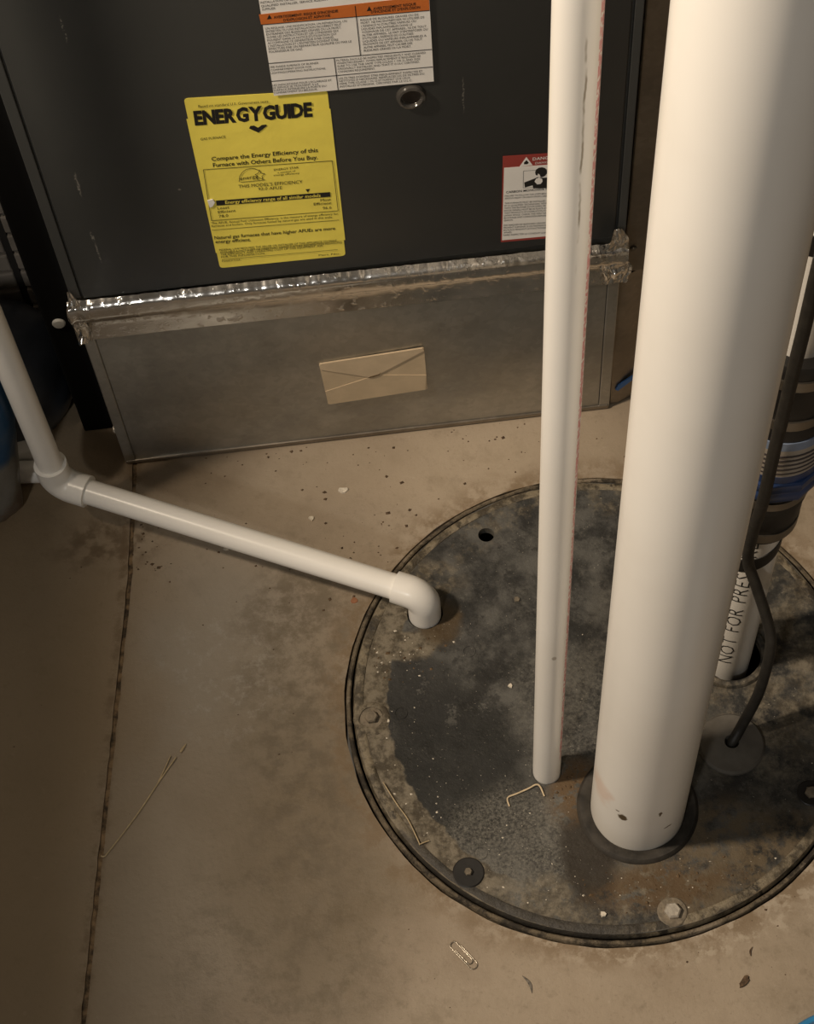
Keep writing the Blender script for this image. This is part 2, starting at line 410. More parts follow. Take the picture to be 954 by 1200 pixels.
# ------------------------------------------------------------------ the setting
LC = V(.4695, -.3446, 0)          # centre of the sump
random.seed(4)
JY = [1.0 - 3.4 * i / 260 for i in range(261)]
def joint_x(y):
    if y > -.15: return .0085 + .057 * (y + .003) if y < 0 else .0085 + .06 * y
    return .0001 + .1105 * (y + .149) if y > -.39 else -.0265 + .109 * (y + .388)
def jit(y, s): return .0011 * noise.noise(V(y * 70, s, 0)) + .0006 * noise.noise(V(y * 260, s, 3))
def floor_slab(left):
    bm = nb(); side = -1 if left else 1
    edge = [V(joint_x(y) + side * .0024 + jit(y, side * 5) * 1.3, y, 0) for y in JY]
    xo = -1.6 if left else 2.2
    outline = edge + [V(xo, JY[-1], 0), V(xo, JY[0], 0)]
    vs_ = [bm.verts.new(q) for q in outline]
    es = [bm.edges.new((vs_[i], vs_[(i + 1) % len(vs_)])) for i in range(len(vs_))]
    if not left:
        n = 128; hv = []
        for i in range(n):
            a = 2 * math.pi * i / n; r = .2575 + .0012 * noise.noise(V(math.cos(a) * 9, math.sin(a) * 9, 1))
            hv.append(bm.verts.new(V(LC.x + r * math.cos(a), LC.y + r * math.sin(a), 0)))
        es += [bm.edges.new((hv[i], hv[(i + 1) % n])) for i in range(n)]
    bmesh.ops.triangle_fill(bm, use_beauty=True, use_dissolve=False, edges=es)
    r = bmesh.ops.extrude_face_region(bm, geom=bm.faces[:])
    bmesh.ops.translate(bm, vec=(0, 0, -.03), verts=[g for g in r['geom'] if isinstance(g, bmesh.types.BMVert)])
    return bm
floor = obj('floor', floor_slab(False), M_CONC); tag(floor, kind='structure')
obj('slab', floor_slab(True), M_CONC, floor)
bm = nb()
for i in range(len(JY) - 1):
    y0, y1 = JY[i], JY[i + 1]
    q = [bm.verts.new(V(joint_x(y) + s * .004, y, -.0017 + .0020 * noise.noise(V(y * 120, s, 7)))) for y, s in ((y0, -1), (y0, 1), (y1, 1), (y1, -1))]
    bm.faces.new(q)
obj('joint_filler', bm, M_DIRT, floor, label='dark dirt packed in the floor joint')

bm = nb(); box(bm, -.78, -.66, -1.6, .45, 0, 1.485)
tag(obj('added_shade_wall', bm, M_WALL), kind='structure')  # plain wall added out of view to keep the bulb off the left floor
bm = nb(); box(bm, -1.6, 2.2, 1.0, 1.1, -.03, 2.4)
tag(obj('wall_back', bm, M_WALL), kind='structure')

# ------------------------------------------------------------------ furnace
fur = thing('furnace', (.267, .36, .28), 'dark grey furnace cabinet with yellow, white and red labels', 'furnace')
bm = nb(); box(bm, .002, .534, .004, .72, .2835, 1.45)
obj('cabinet', bm, M_FURN, fur)
bm = nb(); box(bm, .0125, .5265, 0, .0038, .2835, 1.45, .0012)
obj('door_panel', bm, M_FURN, fur, smooth=30)
bm = nb(); box(bm, .0, .0100, .0012, .0045, .2835, 1.45, .0008)
obj('edge_flange', bm, M_FURN, fur)
bm = nb(); box(bm, .5295, .5375, .0012, .0045, .2835, 1.45, .0008)
obj('edge_flange', bm, M_FURN, fur)

# sight glass
bm = nb(); lathe(bm, (.3400, 0, .4985), [(.0130, 0), (.0130, -.0022), (.0118, -.0046), (.0098, -.0052), (.0088, -.0040), (.0082, -.0018), (.0001, -.0015)], 36, 'y')
t = NT('sight_glass', .18, 0, .6); t.color((.050, .046, .041)); t.b.inputs['Coat Weight'].default_value = .6
sg = obj('sight_glass', bm, t.m, fur, smooth=30, label='round clear peephole in the furnace door')
bm = nb(); lathe(bm, (.3400, -.0016, .4985), [(.0078, 0), (.0078, -.0003), (.0001, -.0004)], 28, 'y')
obj('pane', bm, simple('dark_pane', (.020, .014, .011), .15), sg)

Y_TEXT = [
    ('Based on standard U.S. Government tests', 0.15919, 0.51285, 0.21835, 0.50967, 0.00307, 0),
    ('ENERGYGUIDE', 0.15313, 0.49383, 0.25405, 0.48859, 0.0154, 2),
    ('GAS FURNACE', 0.15508, 0.47462, 0.17686, 0.47419, 0.003, 0),
    ('Compare the Energy Efficiency of this', 0.16082, 0.44835, 0.25443, 0.44462, 0.00506, 1),
    ('Furnace with Others Before You Buy.', 0.16094, 0.4407, 0.25357, 0.43581, 0.00511, 1),
    ('ENERGY STAR', 0.21345, 0.42738, 0.23554, 0.42696, 0.0027, 0),
    ('a symbol of', 0.21623, 0.42372, 0.23227, 0.42339, 0.00203, 0),
    ('energy efficiency', 0.21236, 0.42092, 0.23545, 0.42012, 0.00227, 0),
    ('energy', 0.18236, 0.42033, 0.19823, 0.42117, 0.00454, 0),
    ("THIS MODEL'S EFFICIENCY", 0.17945, 0.41085, 0.23704, 0.40762, 0.00413, 0),
    ('93.0 AFUE', 0.1965, 0.40499, 0.2179, 0.40332, 0.00369, 0),
    ('Least', 0.15676, 0.38629, 0.16752, 0.38592, 0.00354, 0),
    ('Efficient', 0.15664, 0.38103, 0.17271, 0.38073, 0.00356, 0),
    ('78.0', 0.15649, 0.37549, 0.16519, 0.37523, 0.00358, 0),
    ('Most', 0.25074, 0.3813, 0.26025, 0.38091, 0.00354, 0),
    ('Efficient', 0.24407, 0.37715, 0.26014, 0.37614, 0.00355, 0),
    ('96.6', 0.25184, 0.3703, 0.25993, 0.37015, 0.00358, 0),
    ('The AFUE, Annual Fuel Utilization Efficiency, is the measure of energy efficiency for', 0.14839, 0.36762, 0.26512, 0.36126, 0.00289, 0),
    ('furnaces and boilers. Only furnaces fueled by natural gas are used in this scale.', 0.14814, 0.36374, 0.25979, 0.35752, 0.0029, 0),
    ('Natural gas furnaces that have higher AFUEs are more', 0.14828, 0.34685, 0.26067, 0.34106, 0.00443, 1),
    ('energy efficient.', 0.1483, 0.34133, 0.18107, 0.33894, 0.00445, 1),
    ('FEDERAL LAW REQUIRES THE SELLER OR INSTALLER OF THIS APPLIANCE TO MAKE', 0.15035, 0.33009, 0.26058, 0.32472, 0.00276, 0),
    ('AVAILABLE A FACT SHEET OR DIRECTORY GIVING FURTHER INFORMATION REGARDING', 0.15038, 0.32677, 0.26536, 0.3211, 0.00277, 0),
    ('THE EFFICIENCY AND OPERATING COST OF THIS EQUIPMENT. ASK', 0.15056, 0.32341, 0.24738, 0.31963, 0.00278, 0),
    ('FOR THIS INFORMATION.', 0.15059, 0.32007, 0.19197, 0.31824, 0.00278, 0),
    ('Printed in U.S.A.', 0.15061, 0.31439, 0.16839, 0.3136, 0.00229, 0),
    ('Part No.', 0.2419, 0.30696, 0.26236, 0.30597, 0.0023, 0),
]
Y_BAR_TEXT = [
    ('Energy efficiency range of all similar models', 0.16487, 0.39257, 0.25135, 0.38763, 0.00421, 1),
]
W_TEXT = [
    ('INSTALLATION OR SERVICE MUST BE', 0.22496, 0.61711, 0.26914, 0.6166, 0.00228, 0),
    ('QUALIFIED INSTALLER, SERVICE AGENCY', 0.22517, 0.61351, 0.27904, 0.61287, 0.00229, 0),
    ('SUPPLIER.', 0.22541, 0.6101, 0.23666, 0.60994, 0.0023, 0),
    ('UN REGLAGE, UNE MODIFICATION, UN REPARATION, UN', 0.22576, 0.59014, 0.29192, 0.58855, 0.00225, 0),
    ('ENTRETIEN OU UNE INSTALLATION INCORRECT PEUT', 0.22575, 0.58706, 0.28713, 0.58558, 0.00226, 0),
    ('ENTRAINER DES BLESSURES GRAVES OU LA MORT.', 0.22574, 0.58397, 0.28687, 0.58249, 0.00227, 0),
    ('SUIVRE LES INSTRUCTION ET LES CONSIGNES QUI', 0.22573, 0.58086, 0.28407, 0.57945, 0.00227, 0),
    ("FIGURENT DANS LA NOTICE D'UTILISATION QUI", 0.22572, 0.57774, 0.28211, 0.57637, 0.00228, 0),
    ("ACCOMPAGNE CE GENERATEUR D'AIR CHAUD.", 0.22571, 0.57462, 0.28014, 0.57329, 0.00229, 0),
    ("L'INSTALLATION ET L'ENTRETIEN DOIVENT ETRE", 0.2257, 0.57148, 0.28325, 0.57007, 0.0023, 0),
    ('EFFECTUES PAR UN REPARATEUR QUALIFIE OU PAR LE', 0.22569, 0.56833, 0.29403, 0.56665, 0.00231, 0),
    ('FOURNISSEUR DE GAZ.', 0.22568, 0.56516, 0.25344, 0.56448, 0.00232, 0),
    ('RISQUE DE BLESSURES GRAVES OU DE', 0.30297, 0.5879, 0.35036, 0.58676, 0.00225, 0),
    ('MORT. NE PAS ENTREPOSER NI UTILISER DE', 0.30301, 0.58467, 0.35493, 0.58342, 0.00225, 0),
    ("L'ESSENCE NI D'AUTRES VAPEURS OU", 0.30305, 0.58143, 0.34803, 0.58034, 0.00226, 0),
    ('LIQUIDES INFLAMMABLES DANS LE', 0.30309, 0.57817, 0.34483, 0.57716, 0.00227, 0),
    ('VOISINAGE DE CET APPAREIL, NI DE TOUT', 0.30313, 0.57491, 0.35619, 0.57362, 0.00228, 0),
    ("AUTRE APPAREIL. LE FAIT D'ENTREPOSER OU", 0.30317, 0.57163, 0.35724, 0.57031, 0.00229, 0),
    ("D'UTILISER L'ESSENCE OU D'AUTRES", 0.30322, 0.56833, 0.34518, 0.56731, 0.0023, 0),
    ('LIQUIDES OU VAPEURS INFLAMMABLES A', 0.30326, 0.56503, 0.35576, 0.56374, 0.00231, 0),
    ('PROXIMITE DE CET APPAREIL OU DE TOUT', 0.3033, 0.56171, 0.3522, 0.5605, 0.00232, 0),
    ('AUTRE APPAREIL PEUT CAUSER DES', 0.30334, 0.55837, 0.34383, 0.55737, 0.00233, 0),
    ('BLESSURES GRAVES OU LA MORT.', 0.30338, 0.55503, 0.3428, 0.55405, 0.00234, 0),
    ('SEE INSIDE SURFACE OF BURNER', 0.22462, 0.54877, 0.26492, 0.5475, 0.00214, 0),
    ('COMPARTMENT DOOR FOR', 0.2246, 0.54546, 0.25858, 0.54439, 0.00215, 0),
    ('LIGHTING/OPERATING INSTRUCTIONS.', 0.22458, 0.54214, 0.27032, 0.54069, 0.00215, 0),
    ("LES INDICATIONS POUR L'ECLAIRAGE ET", 0.22426, 0.52854, 0.27392, 0.52694, 0.00219, 0),
    ('LE SERVICE SE TROUVENT A LA', 0.22426, 0.52561, 0.26268, 0.52438, 0.0022, 0),
    ('SURFACE INTERIEURE LA PORTE DU', 0.22426, 0.52268, 0.26885, 0.52125, 0.0022, 0),
    ('COMPARTIMENT DU BRULEUR.', 0.22426, 0.51974, 0.26124, 0.51855, 0.00221, 0),
    ('FILTER(S) SHOULD BE INSPECTED FREQUENTLY AND CLEANED', 0.27993, 0.5477, 0.35445, 0.54536, 0.00213, 0),
    ('WHEN NECESSARY. WHEN REPLACEMENT IS REQUIRED BE', 0.28, 0.5446, 0.34999, 0.54239, 0.00214, 0),
    ('SURE TO USE THE SAME TYPE (CLASS 1 OR 2) AND SIZE', 0.28007, 0.54148, 0.3495, 0.53928, 0.00215, 0),
    ('ORIGINALLY INSTALLED AND THAT IT IS ULC CERTIFIED.', 0.28014, 0.53836, 0.34884, 0.53617, 0.00216, 0),
    ('CANADIAN REQUIREMENT.', 0.28022, 0.53522, 0.31139, 0.53422, 0.00217, 0),
    ('LES FILTRES DOIVENT ETRE FREQUEMMENT INSPECTES ET', 0.28008, 0.52769, 0.35096, 0.52542, 0.00218, 0),
    ('NETTOYES SI NECESSAIRE. REMPLACES LES DE FILTRES DU', 0.28016, 0.52461, 0.35221, 0.52229, 0.00219, 0),
    ('MEME TYPE (CLASSE 1 OU 2) ET FORMAT QUE CEUX', 0.28025, 0.52151, 0.34017, 0.51958, 0.0022, 0),
    ("INSTALLES D'ORIGINE, CERTIFIES PAR LE U.L.C.", 0.28033, 0.5184, 0.34177, 0.51642, 0.00221, 0),
]
W_HEAD = [
    ("AVERTISSEMENT: RISQUE D'INCENDIE", 0.23372, 0.6006, 0.28585, 0.59983, 0.00275, 1),
    ("D'EXPLOSION ET ASPHYXIE", 0.24125, 0.59649, 0.27917, 0.59611, 0.00276, 1),
    ('AVERTISSEMENT RISQUE', 0.31409, 0.59786, 0.34888, 0.59793, 0.00274, 1),
    ("D'INCENDIE ET D'EXPLOSION", 0.3122, 0.59472, 0.35205, 0.59407, 0.00276, 1),
]
D_TEXT = [
    ('CARBON MONOXIDE POISONING', 0.42143, 0.36324, 0.47769, 0.36121, 0.00296, 1),
    ('FAILURE TO FOLLOW THE STEPS BELOW CAN CAUSE', 0.42031, 0.35885, 0.47548, 0.35461, 0.00218, 0),
    ('SERIOUS INJURY OR DEATH FROM CARBON MONOXIDE', 0.42021, 0.35556, 0.47542, 0.35131, 0.00218, 0),
    ('THIS FURNACE MUST BE INSTALLED AND SERVICED', 0.42, 0.34894, 0.4753, 0.34468, 0.0022, 0),
    ('BY A QUALIFIED TECHNICIAN. NEVER OPERATE IT', 0.4199, 0.34561, 0.47524, 0.34134, 0.00221, 0),
    ('WITH THE BLOWER DOOR OPEN OR REMOVED. THE', 0.4198, 0.34227, 0.47518, 0.338, 0.00221, 0),
    ('DOOR PANELS MUST BE IN PLACE AT ALL TIMES SO', 0.41969, 0.33892, 0.47512, 0.33464, 0.00222, 0),
    ('THAT PRODUCTS OF COMBUSTION STAY OUT OF THE', 0.41959, 0.33556, 0.47506, 0.33127, 0.00223, 0),
    ('LIVING SPACE. CHECK THE VENT EACH YEAR FOR', 0.41949, 0.33218, 0.475, 0.32789, 0.00224, 0),
    ('BLOCKAGE AND CORROSION BEFORE THE HEATING', 0.41938, 0.3288, 0.47493, 0.32449, 0.00225, 0),
    ('SEASON.', 0.41928, 0.3254, 0.42792, 0.32477, 0.00225, 0),
    ('DES RISQUES DE BLESSURES GRAVES OU LA MORT', 0.41907, 0.31856, 0.47475, 0.31424, 0.00227, 0),
    ('PEUVENT SURVENIR SI LES PANNEAUX NE SONT PAS', 0.41896, 0.31513, 0.47468, 0.31079, 0.00228, 0),
    ('EN PLACE PENDANT LE FONCTIONNEMENT DE CET', 0.41886, 0.31168, 0.47462, 0.30734, 0.00229, 0),
    ('APPAREIL.', 0.41875, 0.30822, 0.42718, 0.30763, 0.00229, 0),
    ('FAIRE INSPECTER LE CONDUIT CHAQUE ANNEE', 0.41864, 0.30475, 0.47449, 0.30039, 0.0023, 0),
]
D_HEAD = [
    ('DANGER', 0.4459, 0.40255, 0.46607, 0.4019, 0.00371, 1),
    ('DANGER', 0.44829, 0.39734, 0.46462, 0.39667, 0.00264, 0),
]
Y_BACK = [(0.14846, 0.52463), (0.26941, 0.51561), (0.26721, 0.30254), (0.14725, 0.30536)]
Y_FRONT = [(0.14695, 0.50137), (0.27005, 0.49411), (0.26873, 0.32484), (0.14658, 0.32743)]
Y_TOP = [(0.14836, 0.52403), (0.26938, 0.51521), (0.27009, 0.48947), (0.14662, 0.49931)]
Y_ARROW = [(0.19824, 0.48244), (0.19985, 0.48519), (0.20294, 0.48513), (0.20612, 0.48206), (0.20972, 0.4847), (0.21345, 0.48475), (0.21385, 0.48298), (0.20568, 0.4761)]
Y_BOX = [(0.15194, 0.439), (0.26598, 0.43177), (0.26556, 0.3663), (0.14914, 0.37261)]
Y_BAR = [(0.15704, 0.39815), (0.26046, 0.39227), (0.26023, 0.38615), (0.15688, 0.39153)]
Y_TRI = [(0.23879, 0.39939), (0.24286, 0.39942), (0.24045, 0.39489)]
Y_RULE1 = [(0.14756, 0.35989), (0.26531, 0.35388)]
Y_RULE2 = [(0.15076, 0.31772), (0.2604, 0.31302)]
Y_ARC = [(0.18101, 0.4187), (0.1824, 0.42537), (0.18529, 0.43015), (0.1894, 0.43335), (0.19379, 0.43399), (0.19731, 0.43274), (0.20016, 0.43)]
Y_STAR = [(0.20074, 0.43082), (0.20149, 0.42659), (0.20484, 0.42513), (0.20196, 0.42263), (0.20237, 0.41819), (0.19981, 0.42091), (0.197, 0.41907), (0.19818, 0.42324), (0.19623, 0.42562), (0.1991, 0.42675)]
Y_BASE = [(0.18252, 0.41799), (0.20421, 0.41743)]
W_SHEET = [(0.2242, 0.65208), (0.35987, 0.65103), (0.36008, 0.51315), (0.224, 0.51754)]
W_BAND = [(0.22247, 0.6065), (0.35975, 0.60567), (0.35963, 0.59083), (0.22294, 0.59574)]
W_TRI1 = [(0.23063, 0.60531), (0.22824, 0.60075), (0.23208, 0.60083)]
W_TRI2 = [(0.31106, 0.60213), (0.30889, 0.59755), (0.31274, 0.59763)]
W_L1 = [(0.22294, 0.59574), (0.35963, 0.59083)]
W_L2 = [(0.29988, 0.60417), (0.30018, 0.55123)]
W_L3 = [(0.22356, 0.55415), (0.35979, 0.5493)]
W_L4 = [(0.27825, 0.55203), (0.2785, 0.51553)]
W_L5 = [(0.22321, 0.53428), (0.35987, 0.52993)]
D_SHEET = [(0.41883, 0.41193), (0.47801, 0.4078), (0.4795, 0.29317), (0.41627, 0.29598)]
D_WHITE = [(0.41984, 0.39713), (0.47746, 0.39349), (0.47843, 0.29652), (0.41744, 0.29872)]
D_TRI = [(0.44013, 0.40784), (0.43399, 0.39637), (0.44596, 0.3964)]
D_TRI2 = [(0.43785, 0.40079), (0.44031, 0.40389), (0.44236, 0.40006), (0.44097, 0.39853), (0.43817, 0.39877)]
D_PIC = [(0.4376, 0.39026), (0.4723, 0.3877), (0.47224, 0.36394), (0.4374, 0.36788)]
D_HEAD_SH = [(0.44825, 0.38675), (0.44914, 0.39015), (0.45162, 0.39218), (0.45473, 0.39233), (0.45741, 0.39079), (0.45918, 0.38741), (0.45924, 0.38362), (0.45757, 0.38077), (0.45523, 0.37936), (0.45334, 0.37967), (0.45267, 0.38291), (0.45092, 0.38498), (0.45049, 0.38238), (0.44891, 0.38308)]
D_ARM = [(0.43831, 0.37496), (0.44802, 0.37876), (0.45051, 0.38014), (0.45525, 0.37847), (0.46185, 0.37783), (0.46511, 0.3719), (0.46529, 0.36327), (0.44673, 0.36588), (0.44622, 0.37005), (0.43897, 0.3683)]
D_MASK = [(0.4479, 0.37473), (0.44928, 0.3781), (0.45209, 0.37943), (0.45495, 0.37694), (0.45532, 0.37351), (0.45347, 0.37066), (0.45031, 0.37073)]
ENVELOPE = [(0.22622, 0.14966), (0.33522, 0.15634), (0.33563, 0.08404), (0.22925, 0.07721)]


def sheet(name, poly, y, mat, parent, t=.0003, r=0, label=None, curl=0):
    return obj(name, prism(nb(), rounded(poly, r) if r else poly, y, t), mat, parent, label=label)
def writing(name, lines, y, mat, parent, label=None):
    """small print, too fine to pick apart letter by letter"""
    bm = nb()
    for l in lines: letter(bm, *l, y)
    return tag(obj(name, bm, mat, parent, smooth='keep', label=label), kind='stuff')
def big_letters(line, y, mat, parent):
    """each large letter a part of its own"""
    body, x0, z0, x1, z1, h, bold = line
    ws = [text_mesh(ch, bold)[2] for ch in body]; gap = .010; tot = sum(ws) + gap * (len(body) - 1); s = 0
    for ch, w_ in zip(body, ws):
        a, b_ = s / tot, (s + w_) / tot; s += w_ + gap
        bm = nb(); letter(bm, ch, x0 + (x1 - x0) * a, z0 + (z1 - z0) * a, x0 + (x1 - x0) * b_, z0 + (z1 - z0) * b_, h, bold, y)
        obj('letter', bm, mat, parent, smooth='keep')
def lerp(a, b, t): return (a[0] + (b[0] - a[0]) * t, a[1] + (b[1] - a[1]) * t)

# yellow label: a back sheet and a rumpled front sheet
yl = sheet('energy_label', Y_BACK, -.0001, M_YEL, fur, .0003, .004, 'yellow paper energy efficiency label with black print')
def rumpled(poly, y, nx=36, ny=56, amp=.0009):
    bm = nb(); g = []
    for j in range(ny + 1):
        row = []
        for i in range(nx + 1):
            a = lerp(lerp(poly[0], poly[1], i / nx), lerp(poly[3], poly[2], i / nx), j / ny)
            d = amp * (noise.noise(V(a[0] * 18, a[1] * 70, 2)) * .5 + .5)
            d *= min(1, 5 * min(i / nx, 1 - i / nx) + .25)
            row.append(bm.verts.new(V(a[0], y - d, a[1])))
        g.append(row)
    for j in range(ny):
        for i in range(nx): bm.faces.new((g[j][i], g[j][i + 1], g[j + 1][i + 1], g[j + 1][i]))
    return bm
obj('front_sheet', rumpled(Y_FRONT, -.0005, amp=.00045), M_YEL, yl, smooth=True)
YP = -.0010
writing('lettering', [l for l in Y_TEXT if l[0] != 'ENERGYGUIDE'], YP, M_INK, yl)
big_letters([l for l in Y_TEXT if l[0] == 'ENERGYGUIDE'][0], YP, M_INK, yl)
bm = nb(); prism(bm, Y_ARROW, YP, .00005); obj('arrow_mark', bm, M_INK, yl)
bm = nb(); prism(bm, Y_TRI, YP, .00005); obj('pointer_mark', bm, M_INK, yl)
bm = nb()
for i in range(4): strip(bm, Y_BOX[i], Y_BOX[(i + 1) % 4], .0005, YP)
strip(bm, *Y_RULE1, .0004, YP); strip(bm, *Y_RULE2, .0004, YP)
obj('ruled_lines', bm, M_INK, yl)
bm = nb()
for a, b in zip(Y_ARC, Y_ARC[1:]): strip(bm, a, b, .0005, YP)
for i in range(10): strip(bm, Y_STAR[i], Y_STAR[(i + 1) % 10], .0005, YP)
strip(bm, *Y_BASE, .0005, YP)
obj('star_logo', bm, M_INK, yl, label='small arc and star logo in black line')
bm = nb(); prism(bm, Y_BAR, YP, .00005); obj('scale_bar', bm, M_INK, yl)
writing('bar_lettering', Y_BAR_TEXT, YP - .00015, M_YEL, yl)
bm = nb(); prism(bm, [(.1495, .4000), (.1545, .4010), (.1560, .3965), (.1530, .3915), (.1502, .3905)], YP, .0006)
obj('torn_spot', bm, M_WHITE, yl, label='small torn white spot at the label edge')

# white warning label
wl = sheet('warning_label', W_SHEET, -.0016, M_WHITE, fur, .0003, 0, 'white paper warning label with orange header bands')
WP = -.0020
sheet('header_band', W_BAND, WP + .00005, M_ORANGE, wl, .0001, label='orange header band')
writing('lettering', W_TEXT, WP - .0001, M_INK, wl)
writing('header_lettering', W_HEAD, WP - .0002, M_INK, wl)
for tri in (W_TRI1, W_TRI2): obj('warning_mark', prism(nb(), tri, WP - .0001, .0001), M_INK, wl)
bm = nb()
for l in (W_L1, W_L2, W_L3, W_L4, W_L5): strip(bm, *l, .0006, WP - .0001)
obj('ruled_lines', bm, M_INK, wl)

# red and white danger label
dl = sheet('danger_label', D_SHEET, -.0001, M_RED, fur, .0003, 0, 'red bordered danger label partly behind the thin pipe')
sheet('text_panel', D_WHITE, -.0004, M_WHITE, dl, .0001)
sheet('warning_triangle', D_TRI, -.0004, M_WHITE, dl, .0001)
sheet('triangle_symbol', D_TRI2, -.0005, M_INK, dl, .0001)
DP = -.00052
bm = nb()
for i in range(4): strip(bm, D_PIC[i], D_PIC[(i + 1) % 4], .0003, DP)
obj('picture_frame_line', bm, M_INK, dl)
bm = nb(); prism(bm, D_HEAD_SH, DP, .0001); prism(bm, D_ARM, DP, .0001); obj('pictogram', bm, M_INK, dl, label='black figure pictogram')
bm = nb(); prism(bm, D_MASK, DP - .0001, .0001); obj('pictogram_mask', bm, M_WHITE, dl)
writing('lettering', D_TEXT, DP - .0001, M_INK, dl)
writing('header_lettering', D_HEAD, -.0006, M_WHITE, dl)

# ------------------------------------------------------------------ supply duct box under the furnace
duct = thing('duct_base', (.267, .36, 0), 'galvanised sheet metal duct box under the dark furnace', 'duct')
bm = nb()
c = [V(.011, 0, .004), V(.5225, 0, .004), V(.5225, 0, .25), V(.011, 0, .25)]
mid = V(.232, -.0075, .139); mid2 = V(.330, -.0075, .125)
vv = [bm.verts.new(q) for q in c]; m1 = bm.verts.new(mid); m2 = bm.verts.new(mid2)
for f in ((vv[3], vv[0], m1), (vv[0], vv[1], m2, m1), (vv[1], vv[2], m2), (vv[2], vv[3], m1, m2)): bm.faces.new(f)
obj('front_sheet', bm, M_GALV, duct, smooth='keep')
bm = nb(); box(bm, .002, .533, .006, .72, .003, .2815); obj('box_body', bm, M_GALV, duct)
bm = nb(); box(bm, -.001, .0105, -.0016, .012, .003, .26, .0012); obj('corner_cleat', bm, M_GALV, duct)
bm = nb(); box(bm, .5232, .5350, -.0008, .012, .003, .26, .0010); obj('corner_cleat', bm, M_GALV, duct)
bm = nb(); box(bm, .0, .534, -.0022, .006, .0015, .0075, .0012); obj('bottom_flange', bm, M_GALV2, duct)
bm = nb(); lathe(bm, (-.0012, .011, .052), [(.0045, .001), (.0045, -.003), (.003, -.004), (.0001, -.004)], 8, 'x')
obj('screw', bm, M_BOLT, duct)
# foil tape round the seam
def foil_strip():
    bm = nb(); nx = 260
    prof = [(.2235, -.0024), (.232, -.0022), (.241, -.0021), (.249, -.0022), (.2525, -.0032), (.2555, -.0062), (.2585, -.0080), (.264, -.0084), (.270, -.0086), (.2745, -.0084), (.2775, -.0068), (.2795, -.0038), (.2815, -.0006)]
    g = []
    for i in range(nx + 1):
        s = i / nx; x = -.0045 + .5445 * s
        row = []
        for k, (z, y) in enumerate(prof):
            cr = noise.noise(V(x * 130, z * 90, 1)) * .5 + noise.noise(V(x * 330, z * 200, 4)) * .35
            amp = .00012 if k < 4 else (.0014 if 4 <= k <= 6 else (.00025 if k < 9 else .0008))
            edge = max(0, 1 - min(s, 1 - s) * 14)
            amp += .0022 * edge
            yy = y - amp * cr; zz = z + amp * .8 * noise.noise(V(x * 150, z * 60, 9))
            if k == 0: zz = z + .0007 * noise.noise(V(x * 12, 0, 2)) ; yy = y
            row.append(bm.verts.new(V(x, yy, zz - .0072 * max(0, s - .2))))
        g.append(row)
    for i in range(nx):
        for k in range(len(prof) - 1): bm.faces.new((g[i][k], g[i + 1][k], g[i + 1][k + 1], g[i][k + 1]))
    return bm
tp = obj('foil_tape', foil_strip(), M_FOIL, duct, smooth=50, label='crinkled aluminium foil tape along the seam')
def crumple(cx, cz, w, h, seed, yb=-.006):
    """crushed tape end: a small creased sheet with a ragged, tapering top"""
    bm = nb(); n = 22; g = []
    for j in range(n + 1):
        row = []
        v = j / n
        wid = w * (1 - .75 * max(0, (v - .62) / .38) ** 1.3) * (.9 + .25 * noise.noise(V(v * 5, seed, 2)))
        off = w * .22 * noise.noise(V(v * 3, seed, 5))
        for i in range(n + 1):
            u = i / n
            x = cx + off + (u - .5) * wid; z = cz + v * h + .003 * noise.noise(V(u * 4, seed, 8))
            d = abs(noise.noise(V(x * 120, z * 90, seed))) * .0060 + abs(noise.noise(V(x * 300, z * 260, seed))) * .0022
            row.append(bm.verts.new(V(x, yb + .003 - d, z)))
        g.append(row)
    for j in range(n):
        for i in range(n): bm.faces.new((g[j][i], g[j][i + 1], g[j + 1][i + 1], g[j + 1][i]))
    return bm
obj('tape_end', crumple(.002, .226, .016, .076, 3, -.008), M_FOIL, tp, smooth=25)
obj('tape_end', crumple(.528, .222, .030, .080, 8, -.008), M_FOIL, tp, smooth=25)
for xs, sgn in ((-.0050, -1), (.5395, 1)):
    bm = nb(); g = []
    for i in range(30):
        y = -.005 + .20 * i / 29
        g.append([bm.verts.new(V(xs + .0008 * noise.noise(V(y * 200, z * 200, sgn)), y, z)) for z in (.222, .235, .248, .261, .274)])
    for i in range(29):
        for k in range(4): bm.faces.new((g[i][k], g[i + 1][k], g[i + 1][k + 1], g[i][k + 1]))
    obj('tape_wrap', bm, M_FOIL, tp, smooth=45)

# paper envelope on the duct
env = thing('paper_envelope', (.281, -.006, .078), 'small tan paper envelope stuck on the metal duct front', 'envelope')
E_TL, E_TR, E_BR, E_BL = ENVELOPE
obj('envelope_back', prism(nb(), rounded(ENVELOPE, .0018), -.0072, .0006), M_TAN, env)
apex = (.2765, .1175)
obj('lower_flap', prism(nb(), [lerp(E_BL, E_BR, .02), lerp(E_BL, E_BR, .98), lerp(E_BR, E_TR, .35), (.284, .1195), lerp(E_BL, E_TL, .33)][::-1], -.0078, .0004), M_TAN, env)
obj('top_flap', prism(nb(), [lerp(E_TL, E_BL, .13), lerp(E_TL, E_BL, .03), lerp(E_TL, E_TR, .015), lerp(E_TL, E_TR, .985), lerp(E_TR, E_BR, .06), (.2905, .1235), apex][::-1], -.0082, .0006), M_TAN2, env)
obj('torn_edge', prism(nb(), [(.2745, .1168), (.2768, .1190), (.2868, .1215), (.2882, .1243), (.2865, .1195), (.2800, .1170)], -.0088, .0002), simple('torn_brown', (.17, .115, .06), .8), env, label='small brown torn bit at the flap tip')

